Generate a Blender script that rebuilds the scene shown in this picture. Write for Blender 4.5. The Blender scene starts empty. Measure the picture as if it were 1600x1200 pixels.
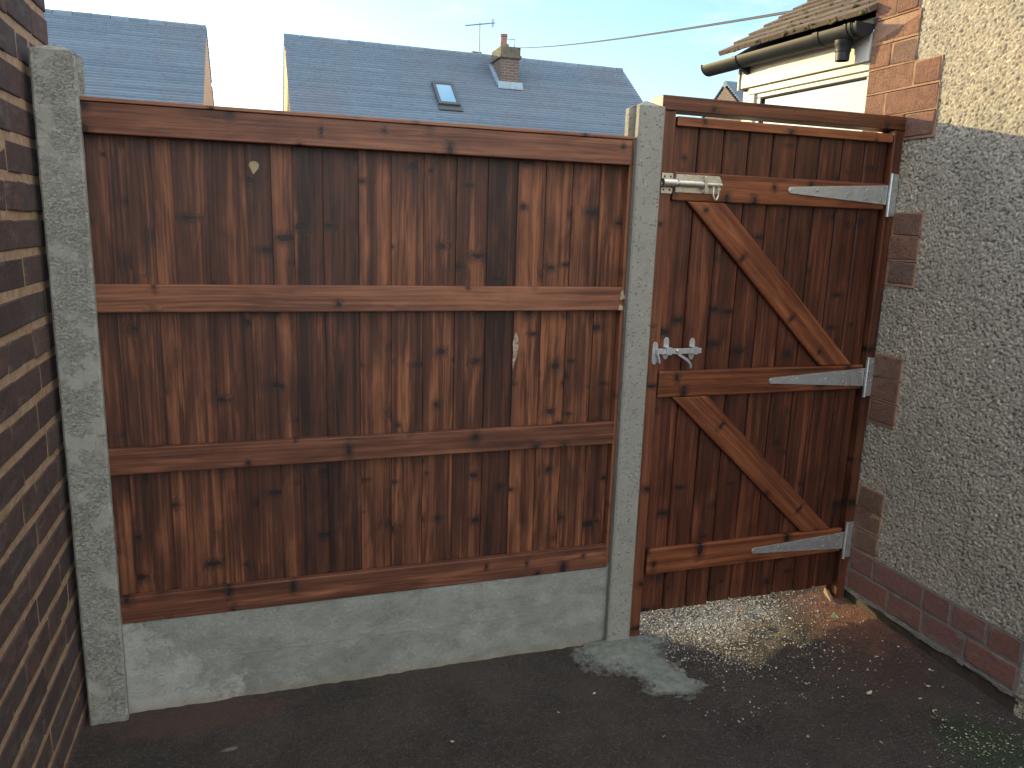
import bpy, math, random
import numpy as np
from mathutils import Vector, noise as mnoise

R = math.radians
random.seed(7)
rng = np.random.default_rng(11)
scene = bpy.context.scene
COL = scene.collection

# ------------------------------------------------------------------ camera
cam_data = bpy.data.cameras.new("camera")
cam_data.sensor_width = 36.0
cam_data.lens = 26.77
cam_data.clip_start = 0.02
cam_data.clip_end = 1000
camera = bpy.data.objects.new("camera", cam_data)
COL.objects.link(camera)
camera.location = (0.4948, -2.6334, 1.55)
camera.rotation_euler = (R(78.2327), R(-1.7791), R(-18.0027))
scene.camera = camera

# ------------------------------------------------------------------ world, sun, exposure
SUN_EL, SUN_AZ = R(10.6), R(-37.0)          # azimuth from +Y towards +X
world = bpy.data.worlds.new("World")
scene.world = world
world.use_nodes = True
wn = world.node_tree
wn.nodes.clear()
w_out = wn.nodes.new("ShaderNodeOutputWorld")
w_bg = wn.nodes.new("ShaderNodeBackground")
w_sky = wn.nodes.new("ShaderNodeTexSky")
w_sky.sky_type = 'NISHITA'
w_sky.sun_disc = False
w_sky.sun_elevation = SUN_EL
w_sky.sun_rotation = SUN_AZ
w_sky.air_density = 1.0
w_sky.dust_density = 0.8
w_sky.ozone_density = 2.6
w_bg.inputs['Strength'].default_value = 0.12
# clouds: unseen bright bank added behind the camera as fill light, thin streaks ahead
def wnode(t, **kw):
    n = wn.nodes.new("ShaderNode" + t)
    for k, v in kw.items():
        setattr(n, k, v)
    return n
wl = wn.links
w_tc = wnode("TexCoord")
w_map = wnode("Mapping")
w_map.inputs['Scale'].default_value = (1.6, 1.6, 5.0)
w_map.inputs['Rotation'].default_value = (0.0, R(10), 0.0)
w_noise = wnode("TexNoise")
w_noise.inputs['Scale'].default_value = 1.7
w_noise.inputs['Detail'].default_value = 7
w_noise.inputs['Roughness'].default_value = 0.6
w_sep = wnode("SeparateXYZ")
w_fill_bank = wnode("MapRange", interpolation_type='SMOOTHSTEP')
w_fill_bank.inputs['From Min'].default_value = 0.30
w_fill_bank.inputs['From Max'].default_value = -0.25
w_fill_bank.inputs['To Min'].default_value = 0.0
w_fill_bank.inputs['To Max'].default_value = 0.62
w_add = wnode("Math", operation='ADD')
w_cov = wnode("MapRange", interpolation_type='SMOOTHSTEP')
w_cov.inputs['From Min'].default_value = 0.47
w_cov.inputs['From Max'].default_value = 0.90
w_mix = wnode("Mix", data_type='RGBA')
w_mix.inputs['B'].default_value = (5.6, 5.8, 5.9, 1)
wl.new(w_tc.outputs['Generated'], w_map.inputs['Vector'])
wl.new(w_map.outputs['Vector'], w_noise.inputs['Vector'])
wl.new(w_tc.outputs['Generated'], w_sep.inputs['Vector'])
wl.new(w_sep.outputs['Y'], w_fill_bank.inputs['Value'])
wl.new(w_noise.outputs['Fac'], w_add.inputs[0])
wl.new(w_fill_bank.outputs['Result'], w_add.inputs[1])
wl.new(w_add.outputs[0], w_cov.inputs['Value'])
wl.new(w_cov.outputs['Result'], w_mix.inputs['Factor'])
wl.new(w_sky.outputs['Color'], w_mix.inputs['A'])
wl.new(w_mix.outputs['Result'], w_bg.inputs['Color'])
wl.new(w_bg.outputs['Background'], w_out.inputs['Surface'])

sun_data = bpy.data.lights.new("sun", 'SUN')
sun_data.energy = 2.0
sun_data.angle = R(0.6)
sun_data.color = (1.0, 0.75, 0.33)
sun = bpy.data.objects.new("sun", sun_data)
COL.objects.link(sun)
sdir = Vector((math.sin(SUN_AZ) * math.cos(SUN_EL), math.cos(SUN_AZ) * math.cos(SUN_EL), math.sin(SUN_EL)))
sun.rotation_euler = sdir.to_track_quat('Z', 'Y').to_euler()
sun.location = (0, 10, 8)

scene.view_settings.view_transform = 'Standard'
scene.view_settings.look = 'None'
scene.view_settings.gamma = 1.0
scene.view_settings.exposure = 1.85

# ------------------------------------------------------------------ node helpers
class NT:
    def __init__(self, name):
        self.m = bpy.data.materials.new(name)
        self.m.use_nodes = True
        self.t = self.m.node_tree
        self.t.nodes.clear()
        self.out = self.t.nodes.new("ShaderNodeOutputMaterial")
        self.b = self.t.nodes.new("ShaderNodeBsdfPrincipled")
        self.t.links.new(self.b.outputs[0], self.out.inputs['Surface'])
    def _set(self, sock, v):
        if isinstance(v, bpy.types.NodeSocket):
            self.t.links.new(v, sock)
        else:
            if isinstance(v, (tuple, list)) and sock.type == 'RGBA' and len(v) == 3:
                v = (*v, 1)
            sock.default_value = v
    def node(self, typ, props=None, **ins):
        n = self.t.nodes.new("ShaderNode" + typ)
        for k, v in (props or {}).items():
            setattr(n, k, v)
        for k, v in ins.items():
            key = k.replace('_', ' ')
            self._set(n.inputs[int(k[1:])] if k[0] == 'i' and k[1:].isdigit() else n.inputs[key], v)
        return n
    def attr(self, name):
        return self.node("Attribute", dict(attribute_name=name))
    def obj(self):
        return self.node("TexCoord").outputs['Object']
    def geo(self):
        return self.node("NewGeometry").outputs['Position']
    def vmul(self, v, s):
        return self.node("VectorMath", dict(operation='MULTIPLY'), i0=v, i1=s).outputs[0]
    def vadd(self, v, s):
        return self.node("VectorMath", dict(operation='ADD'), i0=v, i1=s).outputs[0]
    def noise(self, v, scale, detail=4, rough=0.55, dist=0.0):
        return self.node("TexNoise", None, Vector=v, Scale=scale, Detail=detail, Roughness=rough, Distortion=dist).outputs['Fac']
    def math(self, op, a, b=0.0, clamp=False):
        return self.node("Math", dict(operation=op, use_clamp=clamp), i0=a, i1=b).outputs[0]
    def rng(self, v, a, b, c=0.0, d=1.0, smooth=False):
        return self.node("MapRange", dict(interpolation_type='SMOOTHSTEP' if smooth else 'LINEAR'), i0=v, i1=a, i2=b, i3=c, i4=d).outputs[0]
    def mix(self, f, a, b, mode='MIX'):
        n = self.t.nodes.new("ShaderNodeMix")
        n.data_type = 'RGBA'
        n.blend_type = mode
        self._set(n.inputs['Factor'], f)
        self._set(n.inputs['A'], a)
        self._set(n.inputs['B'], b)
        return n.outputs['Result']
    def bump(self, h, dist, strength=1.0, normal=None):
        n = self.node("Bump", None, Height=h, Distance=dist, Strength=strength)
        if normal is not None:
            self.t.links.new(normal, n.inputs['Normal'])
        return n.outputs[0]
    def fin(self, color=None, rough=None, normal=None, metal=None, spec=None, ior=None):
        for k, v in (('Base Color', color), ('Roughness', rough), ('Normal', normal), ('Metallic', metal),
                     ('Specular IOR Level', spec), ('IOR', ior)):
            if v is not None:
                self._set(self.b.inputs[k], v)
        return self.m

def mat_wood(name, dark, mid, light, knotcol=(0.012, 0.008, 0.008), rough=0.55, blotch=0.5, knot=1.0):
    n = NT(name)
    P = n.attr('wc').outputs['Vector']            # x along grain, y across, z depth
    tone = n.attr('tone').outputs['Fac']
    # knots: cells in the (along, across) plane
    Pk = n.vmul(P, (1 / 0.21, 1 / 0.085, 0.0))
    vor = n.node("TexVoronoi", dict(voronoi_dimensions='2D', feature='F1'), Vector=Pk, Scale=1.0, Randomness=0.9)
    wob = n.node("TexNoise", dict(noise_dimensions='3D'), Vector=P, Scale=60.0, Detail=2.0)
    dv = n.node("VectorMath", dict(operation='SUBTRACT'), i0=Pk, i1=vor.outputs['Position']).outputs[0]
    vc = n.node("SeparateColor", None, Color=vor.outputs['Color'])
    wide = n.rng(vc.outputs[2], 0.35, 0.65, 0.85, 0.34)      # some knots are cut lengthwise and run across the board
    dv = n.vmul(dv, n.node("CombineXYZ", None, X=0.21 * 0.95, Y=n.math('MULTIPLY', wide, 0.085), Z=0.0).outputs[0])
    d = n.node("VectorMath", dict(operation='LENGTH'), i0=dv).outputs['Value']
    d = n.math('ADD', d, n.math('MULTIPLY', n.math('SUBTRACT', wob.outputs['Fac'], 0.5), 0.014))
    sep = n.node("SeparateColor", None, Color=vor.outputs['Color'])
    have = n.rng(sep.outputs[0], 0.40, 0.44)       # only some cells carry a knot
    rad = n.rng(sep.outputs[1], 0.0, 1.0, 0.004, 0.0125)
    k_core = n.math('MULTIPLY', n.math('SUBTRACT', 1.0, n.rng(n.math('DIVIDE', d, rad), 0.75, 1.1, smooth=True)), have)
    k_halo = n.math('MULTIPLY', n.math('SUBTRACT', 1.0, n.rng(n.math('DIVIDE', d, rad), 0.8, 3.4, smooth=True)), have)
    # growth rings bending round the knots
    lowv = n.vmul(P, (1.3, 16.0, 16.0))
    low = n.noise(lowv, 1.0, 3, 0.5)
    sy = n.node("SeparateXYZ", None, Vector=P).outputs['Y']
    phase = n.math('ADD', n.math('MULTIPLY', sy, 420.0), n.math('MULTIPLY', low, 34.0))
    phase = n.math('ADD', phase, n.math('MULTIPLY', k_halo, 14.0))
    ring = n.math('MULTIPLY_ADD', n.math('SINE', phase), 0.5)
    ring.node.inputs[2].default_value = 0.5
    ringmask = n.rng(n.noise(n.vmul(P, (0.9, 22.0, 1.0)), 1.0, 2), 0.38, 0.66)
    fine = n.noise(n.vmul(P, (5.0, 330.0, 330.0)), 1.0, 3, 0.6)
    streak = n.noise(n.vmul(P, (0.9, 42.0, 42.0)), 1.0, 4, 0.56)
    big = n.noise(n.vmul(P, (3.4, 15.0, 1.0)), 1.0, 3, 0.6, 0.6)
    t = n.math('ADD', tone, n.math('MULTIPLY', n.math('SUBTRACT', streak, 0.5), 1.30))
    t = n.math('ADD', t, n.math('MULTIPLY', n.math('SUBTRACT', fine, 0.5), 0.45))
    t = n.math('ADD', t, n.math('MULTIPLY', n.math('MULTIPLY', n.math('SUBTRACT', ring, 0.5), ringmask), 0.22))
    t = n.math('ADD', t, n.math('MULTIPLY', n.math('SUBTRACT', big, 0.5), blotch * 1.6))
    t = n.math('ADD', t, n.rng(n.noise(n.vmul(P, (2.4, 26.0, 1.0)), 1.0, 3, 0.55), 0.60, 0.76, 0.0, 0.38), True)
    ramp = n.node("ValToRGB", None, Fac=t)
    e = ramp.color_ramp.elements
    e[0].position, e[0].color = 0.08, (*dark, 1)
    e[1].position, e[1].color = 0.95, (*light, 1)
    m = ramp.color_ramp.elements.new(0.5)
    m.color = (*mid, 1)
    col = n.mix(n.math('MULTIPLY', k_halo, 0.55 * knot), ramp.outputs[0], knotcol)
    col = n.mix(n.math('MULTIPLY', k_core, 0.9 * knot), col, knotcol)
    h = n.math('ADD', n.math('MULTIPLY', fine, 0.7), n.math('MULTIPLY', ring, 0.2))
    h = n.math('ADD', h, n.math('MULTIPLY', streak, 0.5))
    h = n.math('SUBTRACT', h, n.math('MULTIPLY', k_core, 0.5))
    return n.fin(col, n.rng(fine, 0.3, 0.7, rough - 0.08, rough + 0.12), n.bump(h, 0.0009, 0.7), spec=0.4)

def mat_concrete(name, base, dark, pale, wrinkle=0.0, pit=0.0, stain=0.0, scale=1.0, wet=None):
    n = NT(name)
    P = n.attr('wc').outputs['Vector']
    a = n.noise(P, 9 * scale, 5, 0.6)
    b = n.noise(P, 120, 4, 0.6)
    c = n.noise(P, 700, 2, 0.5)
    col = n.mix(n.rng(a, 0.1, 0.8), dark, base)
    col = n.mix(n.rng(b, 0.5, 0.8, 0, 0.6), col, pale)
    col = n.mix(n.rng(c, 0.58, 0.75, 0, 0.35), col, (dark[0] * 0.5, dark[1] * 0.5, dark[2] * 0.5))
    h = n.math('ADD', n.math('MULTIPLY', b, 0.6), n.math('MULTIPLY', c, 0.3))
    if wrinkle:
        wv = n.noise(n.vmul(P, (1.0, 2.2, 1.0)), 62, 3, 0.55, 1.2)
        wr = n.math('ABSOLUTE', n.math('SUBTRACT', wv, 0.5))
        wr = n.math('SUBTRACT', 1.0, n.rng(wr, 0.0, 0.035, smooth=True))
        msk = n.rng(n.noise(P, 14, 3), 0.38, 0.6)
        wr = n.math('MULTIPLY', wr, msk)
        h = n.math('ADD', h, n.math('MULTIPLY', wr, wrinkle))
        col = n.mix(n.math('MULTIPLY', wr, 0.12), col, pale)
    if pit:
        v = n.node("TexVoronoi", None, Vector=P, Scale=95.0, Randomness=1.0)
        sz = n.node("SeparateColor", None, Color=v.outputs['Color']).outputs[0]
        p = n.math('MULTIPLY', n.math('SUBTRACT', 1.0, n.rng(v.outputs['Distance'], 0.12, 0.36, smooth=True)), n.rng(sz, 0.55, 0.7))
        h = n.math('SUBTRACT', h, n.math('MULTIPLY', p, pit))
        col = n.mix(n.math('MULTIPLY', p, 0.6), col, (dark[0] * 0.45, dark[1] * 0.45, dark[2] * 0.45))
    if wet is not None:
        # damp darker stains and a dry whitish bloom, each with its own ragged outline
        w1 = n.noise(n.vmul(P, (1.6, 3.4, 1.0)), 2.3, 6, 0.62, 0.5)
        col = n.mix(n.rng(w1, 0.46, 0.60, 0, 0.6), col, wet)
        lx = n.node("SeparateXYZ", None, Vector=P)
        bx = n.math('ADD', n.rng(lx.outputs['X'], 0.02, 0.60, 0.40, -0.14), n.math('MULTIPLY', n.math('SUBTRACT', n.noise(P, 7.5, 6, 0.65), 0.5), 1.1))
        bx = n.math('ADD', bx, n.rng(lx.outputs['Y'], -0.16, 0.18, 0.04, -0.26))
        col = n.mix(n.rng(bx, 0.10, 0.20, 0, 0.6), col, pale)
        seam = n.math('ABSOLUTE', n.math('SUBTRACT', lx.outputs['Y'], 0.02))
        sm = n.math('SUBTRACT', 1.0, n.rng(seam, 0.0, 0.006, smooth=True))
        h = n.math('ADD', h, n.math('MULTIPLY', sm, 0.18))
        ed = n.rng(n.math('ADD', lx.outputs['Y'], n.math('MULTIPLY', b, 0.03)), -0.135, -0.10, 1, 0)
        col = n.mix(n.math('MULTIPLY', ed, 0.35), col, (0.30, 0.22, 0.12))
    return n.fin(col, 0.85, n.bump(h, 0.005, 0.9), spec=0.25)

def mat_brick(name, cols, mott, rough=0.9, bumpd=0.004, bloom=0.0):
    n = NT(name)
    P = n.attr('wc').outputs['Vector']
    t = n.attr('tone').outputs['Fac']
    ramp = n.node("ValToRGB", None, Fac=t)
    e = ramp.color_ramp.elements
    e[0].color = (*cols[0], 1)
    e[1].color = (*cols[-1], 1)
    for i, c in enumerate(cols[1:-1]):
        k = ramp.color_ramp.elements.new((i + 1) / (len(cols) - 1))
        k.color = (*c, 1)
    a = n.noise(P, 22, 4, 0.6)
    b = n.noise(P, 105, 5, 0.7)
    wv = n.noise(n.vmul(P, (150, 12, 150)), 1.0, 3, 0.6)
    col = n.mix(n.rng(a, 0.4, 0.7, 0, 0.7), ramp.outputs[0], mott)
    col = n.mix(n.rng(b, 0.48, 0.7, 0, 0.6), col, (mott[0] * 0.4, mott[1] * 0.4, mott[2] * 0.4))
    if bloom:
        col = n.mix(n.rng(n.noise(n.vmul(P, (3, 9, 3)), 3.0, 5, 0.6), 0.55, 0.78, 0, bloom), col, (0.26, 0.25, 0.23))
    h = n.math('ADD', n.math('MULTIPLY', b, 1.0), n.math('MULTIPLY', wv, 0.45))
    h = n.math('ADD', h, n.math('MULTIPLY', a, 0.6))
    return n.fin(col, rough, n.bump(h, bumpd, 0.9), spec=0.25)

def mat_simple(name, col, rough=0.6, metal=0.0, bump=0.0, bscale=200, var=0.0, spec=0.5, ior=None, vscale=12):
    n = NT(name)
    P = n.geo()
    c = col
    if var:
        c = n.mix(n.rng(n.noise(P, vscale, 5, 0.6), 0.35, 0.7), tuple(x * (1 - var) for x in col), tuple(min(1, x * (1 + var)) for x in col))
    nm = n.bump(n.noise(P, bscale, 4, 0.6), bump) if bump else None
    return n.fin(c, rough, nm, metal, spec, ior)

def mat_mortar(name, c1, c2, moss=None):
    n = NT(name)
    P = n.geo()
    col = n.mix(n.rng(n.noise(P, 30, 5, 0.65), 0.3, 0.7), c1, c2)
    if moss:
        col = n.mix(n.rng(n.noise(P, 5, 5, 0.65), 0.58, 0.66, 0, 0.6), col, moss)
    return n.fin(col, 0.95, n.bump(n.noise(P, 240, 4, 0.7), 0.004), spec=0.1)

def mat_galv(name, tint=(0.60, 0.63, 0.65), rough=0.42, bump=0.0004):
    n = NT(name)
    P = n.geo()
    v = n.node("TexVoronoi", None, Vector=P, Scale=130.0)
    s = n.node("SeparateColor", None, Color=v.outputs['Color']).outputs[0]
    k = n.rng(s, 0, 1, 0.90, 1.0)
    col = n.mix(k, (0, 0, 0), tint)
    r = n.math('ADD', n.rng(n.noise(P, 60, 4), 0.3, 0.7, rough - 0.1, rough + 0.12), n.rng(s, 0, 1, -0.02, 0.02))
    return n.fin(col, r, n.bump(n.noise(P, 300, 2), bump), metal=0.85)

M = {}
M['panel'] = mat_wood('dark stained fence boards', (0.020, 0.0073, 0.0048), (0.080, 0.0280, 0.0148), (0.26, 0.098, 0.044), blotch=0.7, rough=0.48)
M['rail'] = mat_wood('stained rail timber', (0.040, 0.0150, 0.0095), (0.125, 0.0460, 0.0250), (0.27, 0.112, 0.058), blotch=0.6, rough=0.45)
M['gateboard'] = mat_wood('gate board timber', (0.016, 0.0056, 0.0035), (0.064, 0.0198, 0.0104), (0.165, 0.053, 0.025), blotch=0.6, rough=0.40)
M['gateledge'] = mat_wood('gate ledge timber', (0.044, 0.0125, 0.0064), (0.128, 0.0400, 0.0175), (0.260, 0.092, 0.039), blotch=0.55, rough=0.36)
M['frame'] = mat_wood('gate frame timber', (0.032, 0.0112, 0.0060), (0.110, 0.0370, 0.0180), (0.21, 0.078, 0.036), blotch=0.4, rough=0.42)
M['post_old'] = mat_concrete('weathered rough concrete', (0.37, 0.368, 0.328), (0.28, 0.282, 0.250), (0.50, 0.505, 0.46), wrinkle=1.6)
M['post_new'] = mat_concrete('pitted concrete', (0.30, 0.295, 0.265), (0.22, 0.22, 0.195), (0.40, 0.39, 0.35), pit=1.0)
M['gravel_board'] = mat_concrete('stained concrete board', (0.32, 0.335, 0.305), (0.245, 0.26, 0.235), (0.50, 0.505, 0.465), wrinkle=0.25, wet=(0.20, 0.21, 0.185))
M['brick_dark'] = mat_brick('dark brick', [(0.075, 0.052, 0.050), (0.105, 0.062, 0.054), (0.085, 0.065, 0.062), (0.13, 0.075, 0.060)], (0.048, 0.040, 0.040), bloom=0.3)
M['brick_red'] = mat_brick('red brown brick', [(0.165, 0.090, 0.070), (0.22, 0.115, 0.082), (0.175, 0.115, 0.092), (0.25, 0.135, 0.094)], (0.13, 0.075, 0.060), bumpd=0.008)
M['brick_base'] = mat_brick('smooth red base brick', [(0.17, 0.082, 0.068), (0.21, 0.098, 0.078), (0.18, 0.10, 0.09)], (0.13, 0.08, 0.075), bumpd=0.0015, bloom=0.5)
M['mortar_left'] = mat_mortar('sandy mortar', (0.28, 0.18, 0.115), (0.48, 0.34, 0.225), (0.20, 0.19, 0.06))
M['mortar_right'] = mat_mortar('pinkish mortar', (0.27, 0.165, 0.115), (0.38, 0.25, 0.18))
M['mortar_grey'] = mat_mortar('grey mortar', (0.13, 0.125, 0.118), (0.21, 0.205, 0.195))
M['galv'] = mat_galv('galvanised steel')
M['zinc'] = mat_galv('bright zinc plate', (0.60, 0.59, 0.53), 0.33, 0.00003)
M['hole'] = mat_simple('dark hole', (0.01, 0.01, 0.01), 0.9)
M['upvc'] = mat_simple('toned down white upvc', (0.50, 0.50, 0.47), 0.45, var=0.08, vscale=5)  # white toned down evenly to keep it from clipping
M['gutter'] = mat_simple('black plastic gutter', (0.016, 0.021, 0.028), 0.5, spec=0.3, var=0.2)
M['glass'] = mat_simple('window glass', (0.03, 0.035, 0.035), 0.015, spec=1.0, ior=1.9)
M['sky_glass'] = mat_simple('sky tinted skylight glass', (0.16, 0.32, 0.44), 0.03, spec=1.0, ior=2.0)  # base blue painted in for the sky's reflection
M['lead'] = mat_simple('lead flashing', (0.17, 0.24, 0.30), 0.45, metal=0.2, var=0.15)
M['dark_frame'] = mat_simple('dark grey frame', (0.05, 0.055, 0.06), 0.5)
M['cable'] = mat_simple('black cable', (0.02, 0.02, 0.022), 0.6)
M['alu'] = mat_simple('dull aluminium', (0.16, 0.17, 0.18), 0.5, metal=0.4)
M['terracotta'] = mat_simple('terracotta', (0.22, 0.125, 0.09), 0.85, var=0.25, vscale=6)
M['gable'] = mat_simple('pale rendered gable', (0.50, 0.36, 0.24), 0.9, var=0.1, bump=0.004, bscale=60)
M['plinth'] = mat_simple('dark plinth', (0.035, 0.028, 0.026), 0.8, bump=0.004, bscale=60, var=0.4)

# ------------------------------------------------------------------ mesh builder
class MB:
    """collects separate solid pieces; every vertex carries grain coordinates and a tone"""
    def __init__(self):
        self.v, self.f, self.wc, self.tone = [], [], [], []
    def piece(self, verts, faces, grain=None, tone=0.5, off=None):
        b = len(self.v)
        off = Vector(off) if off is not None else Vector((random.uniform(0, 50), random.uniform(0, 50), random.uniform(0, 50)))
        if grain is None:
            grain = (Vector((1, 0, 0)), Vector((0, 0, 1)), Vector((0, 1, 0)))
        for p in verts:
            p = Vector(p)
            self.v.append(p)
            self.wc.append(Vector((p.dot(grain[0]), p.dot(grain[1]), p.dot(grain[2]))) + off)
            self.tone.append(tone)
        for f in faces:
            self.f.append([b + i for i in f])
    GX = (Vector((1, 0, 0)), Vector((0, 0, 1)), Vector((0, 1, 0)))
    GZ = (Vector((0, 0, 1)), Vector((1, 0, 0)), Vector((0, 1, 0)))
    GY = (Vector((0, 1, 0)), Vector((0, 0, 1)), Vector((1, 0, 0)))
    def box(self, x0, x1, y0, y1, z0, z1, grain=None, tone=0.5, jit=0.0, off=None, nseg=1):
        if nseg > 1:
            return self.longbox(x0, x1, y0, y1, z0, z1, grain, tone, off, nseg)
        vs = [(x0, y0, z0), (x1, y0, z0), (x1, y1, z0), (x0, y1, z0), (x0, y0, z1), (x1, y0, z1), (x1, y1, z1), (x0, y1, z1)]
        if jit:
            vs = [tuple(c + random.uniform(-jit, jit) for c in p) for p in vs]
        self.piece(vs, [(0, 3, 2, 1), (4, 5, 6, 7), (0, 1, 5, 4), (1, 2, 6, 5), (2, 3, 7, 6), (3, 0, 4, 7)], grain, tone, off)
    def hexa(self, vs, grain=None, tone=0.5, off=None):
        self.piece(vs, [(0, 3, 2, 1), (4, 5, 6, 7), (0, 1, 5, 4), (1, 2, 6, 5), (2, 3, 7, 6), (3, 0, 4, 7)], grain, tone, off)
    def prism(self, poly, W, grain=None, tone=0.5, off=None):
        """closed polygon (counter-clockwise seen from -W) pushed along the vector W"""
        n = len(poly)
        W = Vector(W)
        a = [Vector(p) for p in poly]
        vs = a + [p + W for p in a]
        fs = [tuple(range(n - 1, -1, -1)), tuple(range(n, 2 * n))]
        fs += [(i, (i + 1) % n, n + (i + 1) % n, n + i) for i in range(n)]
        self.piece(vs, fs, grain, tone, off)
    def tube(self, pts, r, n=12, cap=True, radii=None, tone=0.5):
        pts = [Vector(p) for p in pts]
        vs, fs = [], []
        prev = None
        for i, p in enumerate(pts):
            t = (pts[min(i + 1, len(pts) - 1)] - pts[max(i - 1, 0)]).normalized()
            if prev is None:
                a = t.orthogonal().normalized()
            else:
                a = (prev - t * prev.dot(t)).normalized()
            prev = a
            b = t.cross(a)
            rr = radii[i] if radii else r
            for k in range(n):
                g = 2 * math.pi * k / n
                vs.append(p + (a * math.cos(g) + b * math.sin(g)) * rr)
        for i in range(len(pts) - 1):
            for k in range(n):
                fs.append((i * n + k, i * n + (k + 1) % n, (i + 1) * n + (k + 1) % n, (i + 1) * n + k))
        if cap:
            fs.append(tuple(range(n - 1, -1, -1)))
            fs.append(tuple(range((len(pts) - 1) * n, len(pts) * n)))
        self.piece(vs, fs, None, tone)
    def lathe(self, prof, c, axis=(0, 0, 1), n=20, tone=0.5):
        ax = Vector(axis).normalized()
        self.tube([Vector(c) + ax * h for r, h in prof], 1, n, True, [max(r, 1e-4) for r, h in prof], tone)
    def build(self, name, mat, parent=None, bevel=0.0, seg=2, smooth=False, angle=35):
        o = root_offset(parent)
        me = bpy.data.meshes.new(name)
        me.from_pydata([p - o for p in self.v], [], self.f)
        a = me.attributes.new('wc', 'FLOAT_VECTOR', 'POINT')
        a.data.foreach_set('vector', np.array([tuple(w) for w in self.wc], dtype=np.float32).ravel())
        a = me.attributes.new('tone', 'FLOAT', 'POINT')
        a.data.foreach_set('value', np.array(self.tone, dtype=np.float32))
        me.materials.append(mat)
        me.update()
        if smooth:
            me.shade_smooth()
            me.set_sharp_from_angle(angle=R(angle))
        ob = bpy.data.objects.new(name, me)
        COL.objects.link(ob)
        if parent:
            ob.parent = parent
        if bevel:
            b = ob.modifiers.new('bevel', 'BEVEL')
            b.width = bevel
            b.segments = seg
            b.limit_method = 'ANGLE'
            b.angle_limit = R(40)
            b.harden_normals = False
        return ob

def root_offset(parent):
    o = Vector((0, 0, 0))
    while parent is not None:
        o += parent.location
        parent = parent.parent
    return o

def tag(o, label=None, cat=None, group=None, kind=None):
    if label: o['label'] = label
    if cat: o['category'] = cat
    if group: o['group'] = group
    if kind: o['kind'] = kind
    return o

def thing(name, loc, label, cat, group=None):
    o = bpy.data.objects.new(name, None)
    o.empty_display_size = 0.1
    o.location = loc
    COL.objects.link(o)
    return tag(o, label, cat, group)

def np_mesh(name, verts, faces, mat, parent=None, attrs=None, smooth=False):
    """fast mesh from arrays; faces all of one size"""
    o = root_offset(parent)
    me = bpy.data.meshes.new(name)
    nv, nf, k = len(verts), len(faces), faces.shape[1]
    me.vertices.add(nv)
    me.vertices.foreach_set('co', (np.asarray(verts, dtype=np.float32) - np.array(o, dtype=np.float32)).ravel())
    me.loops.add(nf * k)
    me.loops.foreach_set('vertex_index', faces.astype(np.int32).ravel())
    me.polygons.add(nf)
    me.polygons.foreach_set('loop_start', np.arange(0, nf * k, k, dtype=np.int32))
    me.polygons.foreach_set('loop_total', np.full(nf, k, dtype=np.int32))
    me.update(calc_edges=True)
    for an, av in (attrs or {}).items():
        if av.ndim == 1:
            a = me.attributes.new(an, 'FLOAT', 'POINT')
            a.data.foreach_set('value', av.astype(np.float32))
        else:
            a = me.attributes.new(an, 'FLOAT_VECTOR', 'POINT')
            a.data.foreach_set('vector', av.astype(np.float32).ravel())
    me.materials.append(mat)
    if smooth:
        me.shade_smooth()
    me.validate()
    ob = bpy.data.objects.new(name, me)
    COL.objects.link(ob)
    if parent:
        ob.parent = parent
    return ob

# smooth value noise on arrays
def vnoise(x, y, seed=0):
    xi, yi = np.floor(x).astype(np.int64), np.floor(y).astype(np.int64)
    fx, fy = x - xi, y - yi
    fx, fy = fx * fx * (3 - 2 * fx), fy * fy * (3 - 2 * fy)
    def h(a, b):
        n = (a * 374761393 + b * 668265263 + seed * 974711) & 0x7fffffff
        n = ((n ^ (n >> 13)) * 1274126177) & 0x7fffffff
        return ((n ^ (n >> 16)) & 0xffff) / 65535.0
    return (h(xi, yi) * (1 - fx) + h(xi + 1, yi) * fx) * (1 - fy) + (h(xi, yi + 1) * (1 - fx) + h(xi + 1, yi + 1) * fx) * fy
def fbm(x, y, oct=4, seed=0):
    s, a, t = 0, 0.5, 0
    for i in range(oct):
        s = s + a * vnoise(x * 2 ** i, y * 2 ** i, seed + i)
        t += a
        a *= 0.55
    return s / t

WX = 3.045           # face of the pebbledashed house
LX = -0.125          # face of the dark brick wall
def smooth01(t):
    t = np.clip(t, 0, 1)
    return t * t * (3 - 2 * t)
def ground_z(x, y):
    x, y = np.asarray(x, dtype=float), np.asarray(y, dtype=float)
    rise = smooth01((x - 1.95) / 1.05) * 0.045 * (1 - 0.55 * smooth01((-y - 0.15) / 0.7)) * (x < 30)
    beyond = smooth01((y - 0.0) / 0.4) * 0.012
    return -0.152 + rise + beyond

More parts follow.
